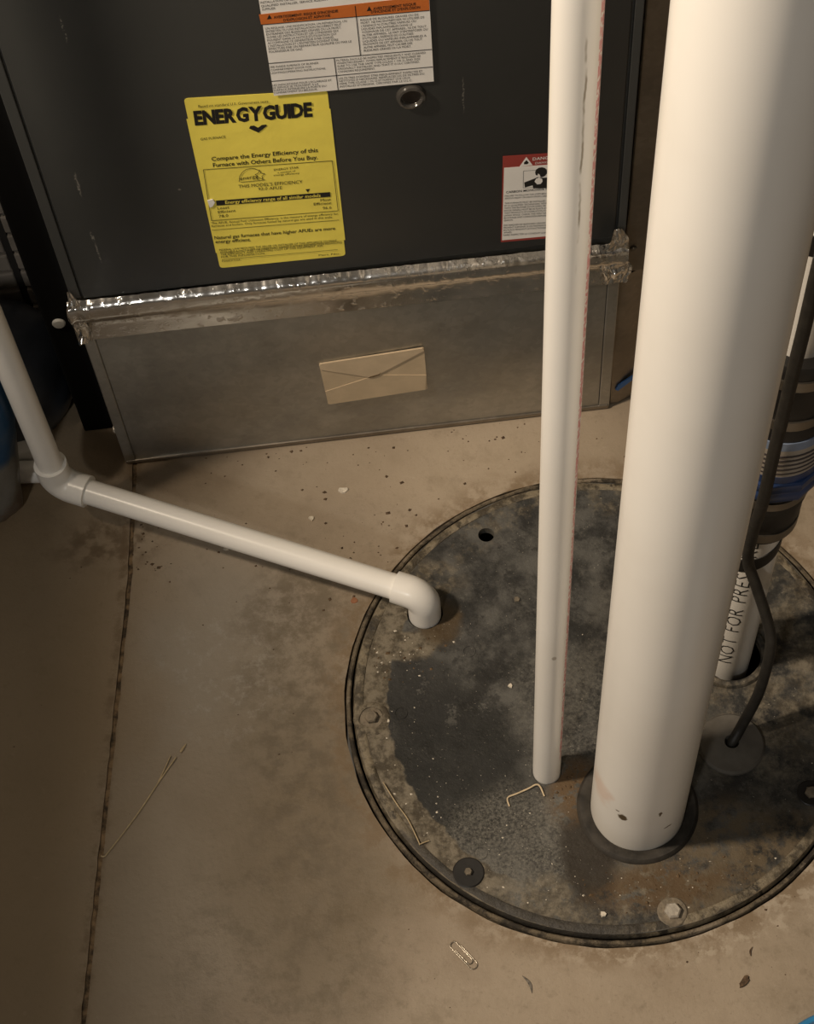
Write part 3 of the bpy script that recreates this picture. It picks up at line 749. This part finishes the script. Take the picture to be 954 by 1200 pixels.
# ------------------------------------------------------------------ return duct to the right of the furnace
rd = thing('return_duct', (.70, .37, 0), 'dull sheet metal return duct right of the furnace behind pipes', 'duct')
bm = nb(); box(bm, .5425, .86, .020, .70, .2045, 1.45, .002); obj('upper_box', bm, M_GALV2, rd)
bm = nb()
pts = [(.5368, .004), (.545, .0045), (.556, .009), (.572, .016), (.600, .021), (.86, .022), (.86, .70), (.5365, .70)]
lo = [bm.verts.new(V(x, y, .001)) for x, y in pts]; hi = [bm.verts.new(V(x, y + .012, .204)) for x, y in pts]
bm.faces.new(lo); bm.faces.new(hi)
for i in range(len(pts)): j = (i + 1) % len(pts); bm.faces.new((lo[i], lo[j], hi[j], hi[i]))
obj('lower_boot', bm, M_GALV2, rd, smooth=25)
bm = nb(); lathe(bm, (.5512, .0198, .2405), [(.0035, 0), (.0033, -.0015), (.0022, -.0026), (.0001, -.0028)], 12, 'y'); obj('screw', bm, M_STEEL, rd)
bm = nb(); prism(bm, [(.5415, .026), (.5445, .024), (.566, .0365), (.5655, .043), (.552, .0385), (.5440, .0335)], .0055, .0015)
for v in bm.verts: v.co.y += .36 * max(0, v.co.x - .5465)
obj('tape_scrap', bm, simple('blue_tape', (.045, .16, .42), .5), rd, label='scrap of bright blue tape')

# ------------------------------------------------------------------ sump basin and lid
basin = thing('sump_basin', (LC.x, LC.y, -.4), 'dirty dark collar of the sump basin around the round cover', 'basin')
bm = nb(); ring_lathe(bm, LC, [(.2508, -.02), (.2508, .0016), (.2520, .0028), (.2545, .0026), (.2555, .0010), (.2557, -.02)], 128)
for v in bm.verts:
    if v.co.z > 0: v.co.z += .0016 * noise.noise(v.co * 55) + .0007 * noise.noise(v.co * 170)
obj('collar', bm, M_COLLAR, basin, smooth=40)
bm = nb(); lathe(bm, LC, [(.2553, -.021), (.2553, -.40), (.0001, -.40)], 64); bmesh.ops.delete(bm, geom=[f for f in bm.faces if len(f.verts) > 60 and f.calc_center_median().z > -.1], context='FACES')
obj('basin_wall', bm, M_PIT, basin, smooth='keep')

lid = thing('sump_cover', (LC.x, LC.y, 0), 'round dark plastic sump cover crusted with tan dirt', 'cover')
LZ = .0065
BIG = V(.4826, -.4695, 0); THIN = V(.40234, -.42199, 0); DIS = V(.600, -.318, 0); DRAIN = V(.3045, -.2335, 0); CORDH = V(.5835, -.418, 0); BOLTHOLE = V(.379, -.1486, 0)
def lid_disc():
    bm = nb(); es = []
    def loop(c, r, n):
        vs_ = [bm.verts.new(V(c.x + r * math.cos(2 * math.pi * i / n), c.y + r * math.sin(2 * math.pi * i / n), LZ)) for i in range(n)]
        es.extend(bm.edges.new((vs_[i], vs_[(i + 1) % n])) for i in range(n))
    loop(LC, .2470, 160)
    for c, r, n in ((BIG, .0462, 40), (THIN, .0142, 24), (V(.6015, -.3195, 0), .0330, 40), (DRAIN, .0185, 24), (CORDH, .008, 16), (BOLTHOLE, .0085, 24)): loop(c, r, n)
    bmesh.ops.triangle_fill(bm, use_beauty=True, use_dissolve=False, edges=es)
    # drop faces that fill a hole
    kill = []
    for f in bm.faces:
        m = f.calc_center_median()
        for c, r in ((BIG, .0462), (THIN, .0142), (V(.6015, -.3195, 0), .0330), (DRAIN, .0185), (CORDH, .008), (BOLTHOLE, .0085)):
            if (V(m.x, m.y, 0) - c).length < r * .98 and all((V(v.co.x, v.co.y, 0) - c).length < r * 1.01 for v in f.verts): kill.append(f); break
    bmesh.ops.delete(bm, geom=kill, context='FACES')
    r = bmesh.ops.extrude_face_region(bm, geom=bm.faces[:])
    bmesh.ops.translate(bm, vec=(0, 0, -.010), verts=[g for g in r['geom'] if isinstance(g, bmesh.types.BMVert)])
    return bm
obj('lid_plate', lid_disc(), M_LID, lid)
bm = nb(); ring_lathe(bm, LC, [(.2375, LZ - .001), (.2380, LZ + .0004), (.2395, LZ + .0009), (.2440, LZ + .0008), (.2468, LZ - .0002), (.2485, .002), (.2485, -.004), (.240, -.004)], 160)
for v in bm.verts:
    if v.co.z > .004: v.co.z += .0009 * noise.noise(v.co * 45) + .0005 * noise.noise(v.co * 150)
rim_t = NT('rim_dirty', .5, 0, .45)
_s = rim_t.mix(rim_t.rng(rim_t.noise(60, 6, .7), .40, .60), (.060, .048, .031), (.215, .178, .120))
_s = rim_t.mix(rim_t.mul(rim_t.blob(rim_t.warp(40, .03), (.345, -.55, 0), (.13, .10, 1), .25), .9), _s, (.032, .029, .025))
_s = rim_t.mix(rim_t.rng(rim_t.noise(28, 6, .7), .55, .62), _s, (.035, .029, .021))
rim_t.color(_s); rim_t.bump(rim_t.noise(120, 6, .7), .8, .0025)
obj('lid_rim', bm, rim_t.m, lid, smooth=40)
bm = nb(); ring_lathe(bm, V(.6015, -.3195, LZ), [(.0320, -.004), (.0318, .0030), (.0335, .0042), (.0375, .0034), (.0395, .0004), (.0395, -.002)], 48)
obj('hole_lip', bm, M_LID, lid, smooth=40)
bm = nb(); ring_lathe(bm, BIG + V(0, 0, LZ), [(.0448, -.006), (.0450, .0020), (.0475, .0034), (.0510, .0046), (.0548, .0048), (.0572, .0022), (.0580, -.0005), (.0580, -.001)], 64)
for v in bm.verts: v.co.z += .0009 * noise.noise(v.co * 50)
obj('pipe_gasket', bm, M_GASKET, lid, smooth=40, label='dark rubber gasket round the wide pipe')
bm = nb(); lathe(bm, CORDH + V(0, 0, LZ), [(.0320, -.001), (.0320, .0030), (.0300, .0055), (.018, .0062), (.0125, .0085), (.0070, .0085), (.0065, .002)], 40)
obj('cord_grommet', bm, M_GROM, lid, smooth=35, label='light grey rubber disc where the cord enters')
def bolt(c, hexr, wr, mat, wmat, hz=.0055, sunk=0.0):
    bm = nb(); lathe(bm, V(c[0], c[1], LZ + .0012 - sunk), [(hexr, 0), (hexr, hz * .75), (hexr * .82, hz), (.0001, hz)], 6)
    b = obj('bolt', bm, mat, lid)
    bm = nb(); ring_lathe(bm, V(c[0], c[1], LZ - sunk), [(hexr * .6, -.0005), (hexr * .6, .0012), (wr * .93, .0014), (wr, .0006), (wr, -.0005)], 32)
    obj('washer', bm, wmat, b, smooth=30)
bolt((.2390, -.3445), .0068, .0120, M_BOLTD, M_BOLTD)
bolt((.4964, -.5753), .0080, .0140, M_BOLT, M_BOLTD)
bolt((.3145, -.5146), .0038, .0150, M_BOLTD, M_BLACK, .004)
bolt((.6480, -.4767), .0060, .0130, M_BOLTD, M_BLACK, .004)
bm = nb(); ring_lathe(bm, V(.2390, -.3445, LZ), [(.0115, -.0005), (.0118, .0022), (.0138, .0026), (.0165, .0012), (.0185, -.0004)], 40)
for v in bm.verts: v.co += V(1, 1, 0) * (.0018 * noise.noise(v.co * 120))
mud = NT('dried_mud', .85); mud.color(mud.mix(mud.rng(mud.noise(120, 5, .7), .4, .6), (.075, .060, .040), (.19, .16, .112))); mud.bump(mud.noise(200, 5), .6, .002)
obj('mud_ring', bm, mud.m, lid, smooth=60, label='dried mud ring round the left bolt')
for c in ((.2685, -.3424), (.3281, -.4968), (.344, -.283)):
    bm = nb(); ring_lathe(bm, V(*c, LZ), [(.0052, -.0005), (.0056, .0007), (.0066, .0007), (.0070, -.0005)], 24)
    obj('moulded_ring', bm, M_LID, lid, smooth=40)

# ------------------------------------------------------------------ vertical pipes
def pipe_shell(c, r, z0, z1, n=64, wall=.004, edge=.001):
    return lathe(nb(), (c.x, c.y, 0), [(r - wall, z0 + .0002), (r - edge, z0), (r, z0 + edge), (r, z1 * .2), (r, z1 * .4), (r, z1 * .6), (r, z1 * .8), (r, z1), (r - wall, z1)], n)
o = obj('vent_pipe', pipe_shell(BIG, .04445, -.02, 2.3, 96), M_BIG, smooth=30)
tag(o, 'wide white vertical pipe rising from rubber gasket in lid', 'pipe')
o = obj('thin_pipe', pipe_shell(THIN, .01335, -.02, 2.3, 48, .003), M_THIN, smooth=30)
tag(o, 'thin white vertical pipe with faded red print', 'pipe')

# ------------------------------------------------------------------ condensate drain: down, along the floor, into the lid
dr = thing('drain_pipe', (.05, -.11, 0), 'white drain pipe with two elbows running along floor into lid', 'pipe')
PV = V(-.0605, -.0630, .0715); PE = V(DRAIN.x, DRAIN.y, .0435)
hd = (PE - PV).normalized()
def arc(p, d0, d1, r, n=14):
    """bend at corner p from direction d0 to d1 with radius r"""
    ang = d0.angle(d1); tl = r * math.tan(ang / 2)
    a, b = p - d0 * tl, p + d1 * tl
    nrm = (d1 - d0 * d0.dot(d1)).normalized(); c = a + nrm * r
    out = []
    for i in range(n + 1):
        th = ang * i / n
        out.append(c - nrm * r * math.cos(th) + d0 * r * math.sin(th))
    return out
dn = V(0, 0, -1)
R34 = .01335
obj('riser', tube(nb(), [V(PV.x, PV.y, 2.3), V(PV.x, PV.y, PV.z + .022)], R34, 40), M_PVC, dr, smooth=40)
A = arc(PV, dn, hd, .019)
path = [A[0] + V(0, 0, .0175), A[0] + V(0, 0, .0172)] + A + [A[-1] + hd * .0172, A[-1] + hd * .0175]
rr = [.0160, .0172] + [.0172] * len(A) + [.0172, .0160]
obj('elbow', tube(nb(), path, rr, 40), M_PVC, dr, smooth=50)
B = arc(PE, hd, dn, .0175)
obj('floor_run', tube(nb(), [A[-1], PV.lerp(PE, .5), B[0] - hd * .002], R34, 40), M_PVC, dr, smooth=40)
path = [B[0] - hd * .0145, B[0] - hd * .0142] + B + [V(DRAIN.x, DRAIN.y, .012), V(DRAIN.x, DRAIN.y, .004)]
rr = [.0150, .0166] + [.0168] * len(B) + [.0168, .0168]
obj('elbow', tube(nb(), path, rr, 40), M_PVC, dr, smooth=50)

# ------------------------------------------------------------------ pump discharge pipe with check valve
dp = thing('discharge_pipe', (DIS.x, DIS.y, 0), 'white pump discharge pipe with black and blue check valve', 'pipe')
obj('lower_pipe', pipe_shell(DIS, .0241, -.15, .34, 48), M_PVC, dp, smooth=30)
obj('upper_pipe', lathe(nb(), DIS, [(.0241, .47), (.0241, 1.2), (.0241, 2.3)], 48), M_PVC, dp, smooth=30)
def band(name, prof, mat, label=None, n=48):
    return obj(name, lathe(nb(), DIS, prof, n), mat, dp, smooth=35, label=label)
band('lower_coupling', [(.0242, .268), (.0310, .268), (.0325, .271), (.0325, .292), (.0335, .294), (.0335, .318), (.0350, .320), (.0350, .352), (.0330, .355), (.025, .355)], M_BLACK, 'black rubber coupling')
band('hose_clamp', [(.0300, .274), (.0336, .274), (.0336, .286), (.0300, .286)], M_STEEL, 'bare steel hose clamp')
band('hose_clamp', [(.0320, .330), (.0362, .330), (.0362, .340), (.0320, .340)], M_STEEL, 'bare steel hose clamp')
band('blue_flange', [(.0300, .352), (.0430, .352), (.0440, .354), (.0440, .362), (.0430, .3635), (.0430, .366), (.0440, .3675), (.0440, .376), (.0425, .378), (.0300, .378)], M_BLUE, 'dark blue valve flange', 10)
band('valve_body', [(.0300, .376), (.0400, .376), (.0405, .380), (.0405, .388), (.0300, .388)], M_BLUE)
band('valve_label', [(.0300, .387), (.0402, .387), (.0395, .424), (.0300, .424)], M_GREYLAB, 'grey print band on the valve')
band('pale_ring', [(.0300, .424), (.0396, .424), (.0388, .433), (.0300, .433)], M_PALEBLUE, 'pale blue band on the valve')
for k in range(5):
    z = .392 + k * .006
    band('print_line', [(.0385, z), (.0405, z), (.0404, z + .0016), (.0385, z + .0016)], simple('label_ink', (.06, .05, .05), .6) if k == 0 else bpy.data.materials['label_ink'])
band('upper_coupling', [(.0300, .432), (.0378, .432), (.0372, .446), (.0350, .449), (.0350, .500), (.0365, .503), (.0365, .520), (.0340, .524), (.0255, .524)], M_BLACK, 'black rubber coupling')
band('hose_clamp', [(.0330, .447), (.0366, .447), (.0366, .458), (.0330, .458)], M_STEEL, 'bare steel hose clamp')
band('hose_clamp', [(.0330, .500), (.0380, .500), (.0380, .511), (.0330, .511)], M_STEEL, 'bare steel hose clamp')
# black tape wraps, tilted
def tilted_band(z, h, tx, r=.0249):
    bm = lathe(nb(), DIS, [(r - .002, z), (r, z), (r + .0004, z + h / 2), (r, z + h), (r - .002, z + h)], 48)
    for v in bm.verts: v.co.z += tx * (v.co.x - DIS.x)
    return bm
obj('tape_wrap', tilted_band(.214, .020, .55), M_BLACK, dp, smooth=35, label='black tape holding the cord')
obj('tape_wrap', tilted_band(.640, .020, .2), M_BLACK, dp, smooth=35, label='black tape holding the cord')
# print running up the pipe
def pipe_print(body, z0, z1, a0, h, r):
    vs_, fs, w, cap = text_mesh(body, 3)
    bm = nb(); nv = [bm.verts.new(V(a, b, 0)) for a, b in vs_]
    for f in fs:
        try: bm.faces.new([nv[i] for i in f])
        except ValueError: pass
    for k in range(-1, 12):
        bmesh.ops.bisect_plane(bm, geom=bm.verts[:] + bm.edges[:] + bm.faces[:], plane_co=(0, k * .09, 0), plane_no=(0, 1, 0))
    for v in bm.verts:
        s = v.co.x * (z1 - z0) / w; a = a0 - (v.co.y * h / cap) / r
        v.co = V(DIS.x + r * math.cos(a), DIS.y + r * math.sin(a), z0 + s)
    return bm
_body = 'NOT FOR PRESSURE'; _adv = [.42 if ch == ' ' else text_mesh(ch, 3)[2] + .16 for ch in _body]; _s = 0
for ch, ad in zip(_body, _adv):
    k_ = (.262 - .030) / sum(_adv)
    if ch != ' ': obj('letter', pipe_print(ch, .030 + _s * k_, .030 + (_s + ad - .16) * k_, math.radians(-97), .0145, .0243), M_INK, dp, smooth='keep')
    _s += ad

# power cord
cordpath = [(.590, -.352, 1.6), (.586, -.355, 1.0), (.5844, -.3610, .72), (.5841, -.3610, .635), (.5841, -.3610, .59), (.5832, -.3618, .54), (.5829, -.3620, .487), (.5819, -.3635, .43), (.5815, -.3650, .368), (.5817, -.3585, .3085),
            (.5866, -.3500, .246), (.5952, -.360, .216), (.6087, -.374, .169), (.6124, -.385, .139), (.6078, -.396, .074), (.5948, -.407, .028), (.5835, -.418, .010), (.5800, -.4195, -.012)]
o = obj('power_cord', tube(nb(), smooth_path(cordpath, 8), .0052, 14), M_CORD, smooth=40)
tag(o, 'black power cord hanging beside check valve into rubber disc', 'cord')

# ------------------------------------------------------------------ dim things left of the furnace
bb = thing('black_board', (-.05, .30, 0), 'black upright board with white cap left of the furnace', 'board')
bm = nb(); box(bm, -.047, -.010, .050, .55, 0, 1.15, .002); obj('board_body', bm, simple('matte_black', (.003, .003, .003), .9, spec=.15), bb)
bm = nb(); lathe(bm, (-.0325, .050, .1920), [(.0068, .001), (.0068, -.0012), (.0056, -.0028), (.0001, -.0032)], 24, 'y'); obj('cap', bm, simple('white_cap', (.5, .5, .48), .5), bb, label='small round white cap')
lp = thing('slatted_panel', (-.19, .20, 0), 'dim brown slatted panel standing behind the drain riser', 'panel')
M_SLAT = simple('dim_slat', (.24, .21, .175), .8, 0, .2, 20, .2); M_STILE = simple('dim_stile', (.02, .018, .015), .8)
for k in range(22):
    z = .02 + k * .030
    for x0, x1 in ((-.170, -.1035), (-.096, -.050)):
        bm = nb(); box(bm, x0, x1, .200, .212, z, z + .025, .002); obj('slat', bm, M_SLAT, lp)
for x0, x1 in ((-.180, -.170), (-.1035, -.096), (-.050, -.044)):
    bm = nb(); box(bm, x0, x1, .202, .220, 0, .70); obj('stile', bm, M_STILE, lp)
jg = thing('plastic_jug', (-.135, .085, 0), 'dark bluish rounded plastic jug behind the drain riser', 'jug')
bm = nb(); lathe(bm, (-.135, .110, 0), [(.001, 0), (.068, 0), (.076, .003), (.083, .02), (.086, .042), (.083, .065), (.074, .086), (.056, .100), (.035, .107), (.020, .110)], 48)
M_JUG = simple('dark_blue_plastic', (.036, .043, .058), .3, 0, .2)
obj('jug_body', bm, M_JUG, jg, smooth=40)
bm = nb(); lathe(bm, (-.135, .110, .108), [(.021, 0), (.022, .003), (.022, .018), (.020, .020), (.001, .020)], 24); obj('jug_cap', bm, M_JUG, jg, smooth=35)
# salt bag at the left edge
bm = nb(); nu, nv = 48, 30
cx, cy = -.205, -.032
g = []
for j in range(nv + 1):
    v = j / nv; z = .25 * v
    row = []
    prof = (min(1, v * 7) ** .5) * (1 - .70 * max(0, (v - .55) / .45) ** 2)
    for i in range(nu):
        a = 2 * math.pi * i / nu
        ex = math.copysign(abs(math.cos(a)) ** .95, math.cos(a)); ey = math.copysign(abs(math.sin(a)) ** .65, math.sin(a))
        d = .004 * noise.noise(V(ex * 3, ey * 3, z * 18)) + .0025 * noise.noise(V(ex * 9, ey * 9, z * 40))
        rx = (.090 + .044 * min(v, .75)) * (1 if v < .75 else (1 - .5 * ((v - .75) / .25) ** 2)); ry = .052 * (.55 + .45 * prof) if v < .6 else .052 * prof
        row.append(bm.verts.new(V(cx + ex * (rx + d), cy + .006 * v + ey * (ry + d), z)))
    g.append(row)
for j in range(nv):
    for i in range(nu): bm.faces.new((g[j][i], g[j][(i + 1) % nu], g[j + 1][(i + 1) % nu], g[j + 1][i]))
bm.faces.new(g[0]); bm.faces.new(g[-1])
t = NT('bag_plastic', .35)
z = t.sep()[2]
b = t.mix(t.rng(t.math('ADD', z, t.rng(t.noise(20), .3, .7, -.012, .012)), .095, .125), (.17, .165, .15), (.008, .055, .13))
b = t.mix(t.mul(t.rng(t.math('ADD', z, t.rng(t.noise(30), .3, .7, -.02, .02)), .035, .005), t.rng(t.noise(14), .35, .5)), b, (.11, .055, .03))
t.color(b); t.bump(t.noise(40, 5), .4, .003)
o = obj('plastic_bag', bm, t.m, smooth=60); tag(o, 'blue and grey plastic bag standing at the left edge', 'bag')
for yy, lab in ((.024, 'short white pipe offcut on floor nearer the black board'), (-.004, 'short white pipe offcut on floor nearer the drain elbow')):
    bm = nb(); bb_ = tube(bm, [V(-.150, yy + .005, .0125), V(-.089 if yy > 0 else -.091, yy - .002, .0125)], .0125, 28)
    bmesh.ops.inset_region(bm, faces=[f for f in bm.faces if len(f.verts) > 20], thickness=.003, depth=-.004)
    o = obj('pipe_offcut', bm, M_PVC, smooth=35); tag(o, lab, 'pipe', 'pipe offcuts on the floor')

# ------------------------------------------------------------------ small things on floor and lid
o = obj('thread_scrap', tube(nb(), smooth_path([(.3616, -.4543, .0078), (.3612, -.4454, .008), (.3707, -.4422, .008), (.3828, -.4384, .0085), (.3898, -.4358, .009), (.3936, -.438, .0085), (.3963, -.4481, .0078)], 5), .00085, 8), M_THREAD, smooth=40)
tag(o, 'bent cream thread lying at the foot of the thin pipe', 'thread')
ws = thing('wire_scrap', (.26, -.45, LZ), 'thin pale wire lying along the left rim of the lid', 'wire')
obj('long_strand', tube(nb(), smooth_path([(.2437, -.4148, .0095), (.2546, -.4384, .0085), (.2636, -.4554, .0085), (.271, -.478, .009), (.2721, -.4824, .009)], 5), .0006, 8), M_STRAW, ws, smooth=40)
obj('short_strand', tube(nb(), smooth_path([(.2713, -.4823, .0088), (.2764, -.4804, .0088), (.2814, -.4793, .0085)], 4), .0006, 8), M_STRAW, ws, smooth=40)
st = thing('straw_stalk', (.0, -.41, 0), 'dry split straw stalk lying next to the floor joint', 'straw')
obj('stalk', tube(nb(), smooth_path([(-.0330, -.4522, .0008), (-.0298, -.453, .0012), (-.0256, -.4492, .0012), (.0022, -.415, .0012), (.0283, -.3779, .0012), (.0425, -.3590, .0016)], 5), .0008, 8), M_STRAW, st, smooth=40)
obj('split_end', tube(nb(), smooth_path([(.022, -.3870, .0012), (.0300, -.3715, .0014), (.0372, -.3570, .0018)], 5), .0006, 8), M_STRAW, st, smooth=40)
obj('tip', tube(nb(), [(.0470, -.3540, .0012), (.0490, -.3510, .0016), (.0530, -.3455, .001)], [.0012, .0016, .0004], 8), M_STRAW, st, smooth=40)
# paper clip
def clip():
    d = (V(.3104, -.6030, 0) - V(.2905, -.5760, 0)); L = d.length; d.normalize(); n = V(-d.y, d.x, 0)
    w = .0050; pts = []
    def P(a, b, z=.0009): pts.append(V(.2905, -.5760, z) + d * a + n * b)
    def semi(ac, bc, r, a0, a1, z=.0009):
        for i in range(9):
            th = math.radians(a0 + (a1 - a0) * i / 8); P(ac + r * math.cos(th), bc + r * math.sin(th), z)
    P(.009, -.0030); P(L - .010, -.0030)
    semi(L - .0085, -.0004, .0028, -90, 90, .0011)
    P(.006, .0026, .0014); semi(.0050, -.0008, .0036, 90, 270, .0012)
    P(L - .004, -.0046); semi(L - .0040, -.0004, .0042, -90, 90)
    P(.009, .0040)
    return pts
cp = clip()
o = obj('paper_clip', tube(nb(), cp, .00045, 8), simple('clip_wire', (.50, .45, .37), .3, .9), smooth=50)
tag(o, 'small silver paper clip on the floor below the lid', 'paper clip')
def chip(name, c, pts, h, mat, label, cat):
    bm = nb(); top = [bm.verts.new(V(c[0] + a * .9, c[1] + b * .9, c[2] + h)) for a, b in pts]; bot = [bm.verts.new(V(c[0] + a, c[1] + b, c[2])) for a, b in pts]
    bm.faces.new(top); bm.faces.new(bot)
    for i in range(len(pts)): j = (i + 1) % len(pts); bm.faces.new((top[i], top[j], bot[j], bot[i]))
    o = obj(name, bm, mat, origin=c); return tag(o, label, cat)
def blobpts(r, sq=1.0, n=9, seed=0, rot=0.0):
    rnd = random.Random(seed); out = []
    for i in range(n):
        a = 2 * math.pi * i / n; k = r * rnd.uniform(.6, 1.15); x, y = k * math.cos(a), k * sq * math.sin(a)
        out.append((x * math.cos(rot) - y * math.sin(rot), x * math.sin(rot) + y * math.cos(rot)))
    return out
chip('paper_scrap', (.1035, -.1241, 0), blobpts(.0042, .6, 7, 1), .0012, M_SPECK, 'tiny white scrap lying just under the drain pipe', 'scrap')
chip('plaster_crumb', (.2334, -.0682, 0), blobpts(.0055, .8, 11, 2), .002, M_SPECK, 'white plaster crumb on floor near the duct', 'crumb')
chip('plaster_crumb', (.1967, -.0993, 0), blobpts(.0040, .8, 9, 3), .0018, M_SPECK, 'white plaster crumb beyond the middle of the drain pipe', 'crumb')
chip('rust_flake', (.2334, -.2044, 0), blobpts(.0050, .8, 9, 4), .0008, simple('rust', (.27, .12, .06), .9), 'reddish flake beside drain pipe at the lid edge', 'flake')
chip('grit_stone', (.4330, -.5700, LZ), blobpts(.0042, .8, 6, 7), .0025, M_SPECK, 'pale grit stone on the lid left of the bright bolt', 'stone')
chip('grit_stone', (.2540, -.3500, LZ), blobpts(.0038, .6, 6, 8), .0015, M_SPECK, 'pale chip beside the dirty left bolt of the lid', 'stone')
chip('grit_stone', (.3800, -.3270, LZ), blobpts(.0026, 1.3, 6, 9), .0018, M_SPECK, 'white speck on the lid left of the thin pipe', 'stone')
chip('grit_stone', (.4000, -.2300, LZ), blobpts(.0040, .8, 6, 10), .0018, M_BOLTD, 'grey grit stone on the lid right of the drain elbow', 'stone')
def crescent(c, L, w, rot):
    up = [(-L / 2 + L * i / 8, w * math.sin(math.pi * i / 8) * .9) for i in range(9)]; lo_ = [(L / 2 - L * i / 8, -.1 * w + .35 * w * math.sin(math.pi * i / 8)) for i in range(1, 8)]
    return [(x * math.cos(rot) - y * math.sin(rot), x * math.sin(rot) + y * math.cos(rot)) for x, y in up + lo_]
M_LEAF = simple('grey_leaf', (.12, .105, .085), .8, 0, .5, 400)
chip('leaf_sliver', (.3545, -.6240, 0), crescent(0, .019, .0045, -1.2), .0010, M_LEAF, 'dark grey crescent sliver on floor below the paper clip', 'leaf')
chip('seed_sliver', (.5617, -.6185, 0), crescent(0, .0095, .0024, 1.2), .0010, M_CRUMB, 'dark seed sliver on floor right of the bright bolt', 'seed')
chip('dirt_clump', (.5492, -.6446, 0), blobpts(.0075, .5, 13, 12, .7), .0020, M_CRUMB, 'small brown dirt clump on floor in lower right corner', 'dirt')
# blue rimmed lid in the bottom right corner
bl = thing('container_lid', (.640, -.762, 0), 'white plastic lid with blue rim cut by the lower right corner', 'lid')
bm = nb(); ring_lathe(bm, (.625, -.765, 0), [(.0845, .0005), (.0845, .007), (.0830, .0090), (.0795, .0092), (.0780, .0070), (.0780, .0005)], 96)
obj('blue_rim', bm, simple('rim_blue', (.03, .20, .42), .35), bl, smooth=40)
bm = nb(); lathe(bm, (.625, -.765, 0), [(.0779, .001), (.0779, .0060), (.060, .0052), (.0001, .0050)], 64)
obj('white_disc', bm, simple('disc_white', (.66, .64, .60), .45), bl, smooth=40)

# crumbs nobody could count
def scatter(name, spots, mat, label, cat, seed):
    rnd = random.Random(seed); bm = nb()
    for cx_, cy_, sx, sy, z, n, s0, s1 in spots:
        for _ in range(n):
            x, y = rnd.gauss(cx_, sx), rnd.gauss(cy_, sy); s = rnd.uniform(s0, s1) * (.6 if rnd.random() < .6 else 1.2)
            zz = z
            dc = math.hypot(x - LC.x, y - LC.y)
            if z == 0 and dc < .262: continue
            if z > 0 and (dc > .234 or math.hypot(x - BIG.x, y - BIG.y) < .063 or math.hypot(x - .6015, y + .3195) < .042 or math.hypot(x - CORDH.x, y - CORDH.y) < .035): continue
            if y > -.004 and x > -.005: continue
            rot = rnd.uniform(0, 3); k = [bm.verts.new(V(x + s * math.cos(rot + a) * rnd.uniform(.5, 1.2), y + s * math.sin(rot + a) * rnd.uniform(.4, 1), zz)) for a in (0, 1.6, 3.1, 4.7)]
            t_ = bm.verts.new(V(x, y, zz + s * rnd.uniform(.3, .8)))
            for i in range(4): bm.faces.new((k[i], k[(i + 1) % 4], t_))
    o = obj(name, bm, mat); return tag(o, label, cat, kind='stuff')
scatter('dirt_crumbs', [(.27, -.13, .05, .04, 0, 60, .0008, .0026), (.30, -.02, .14, .012, 0, 60, .0008, .0028), (.12, -.14, .08, .03, 0, 30, .0008, .0022), (.02, -.10, .015, .03, 0, 25, .001, .003),
    (.45, -.06, .06, .03, 0, 25, .0008, .002), (.35, -.62, .15, .03, 0, 14, .0006, .0014), (.62, -.58, .06, .04, 0, 25, .0006, .0016), (.10, -.3, .15, .2, 0, 25, .0005, .0012)],
    M_CRUMB, 'scattered brown dirt crumbs on the concrete floor', 'dirt', 5)
scatter('lid_grit', [(.37, -.50, .05, .045, LZ, 90, .0003, .0010), (.33, -.42, .06, .06, LZ, 22, .0003, .0010), (.43, -.36, .05, .05, LZ, 30, .0003, .0009), (.60, -.40, .05, .05, LZ, 35, .0003, .0010),
    (.50, -.545, .07, .015, LZ, 40, .0005, .0013), (.27, -.275, .03, .015, LZ, 40, .0006, .0018), (.27, -.44, .02, .05, LZ, 40, .0005, .0016)],
    M_SPECK, 'pale grit specks scattered over the dark lid', 'grit', 6)
scatter('rust_crumbs', [(.432, -.445, .012, .014, LZ, 70, .0008, .0026), (.50, -.548, .05, .012, LZ, 60, .0008, .0026), (.272, -.28, .03, .012, LZ, 40, .0008, .0024)],
    simple('rust_crumb', (.10, .062, .03), .9, 0, .4, 300), 'rusty brown crumbs heaped round the pipe feet', 'dirt', 7)
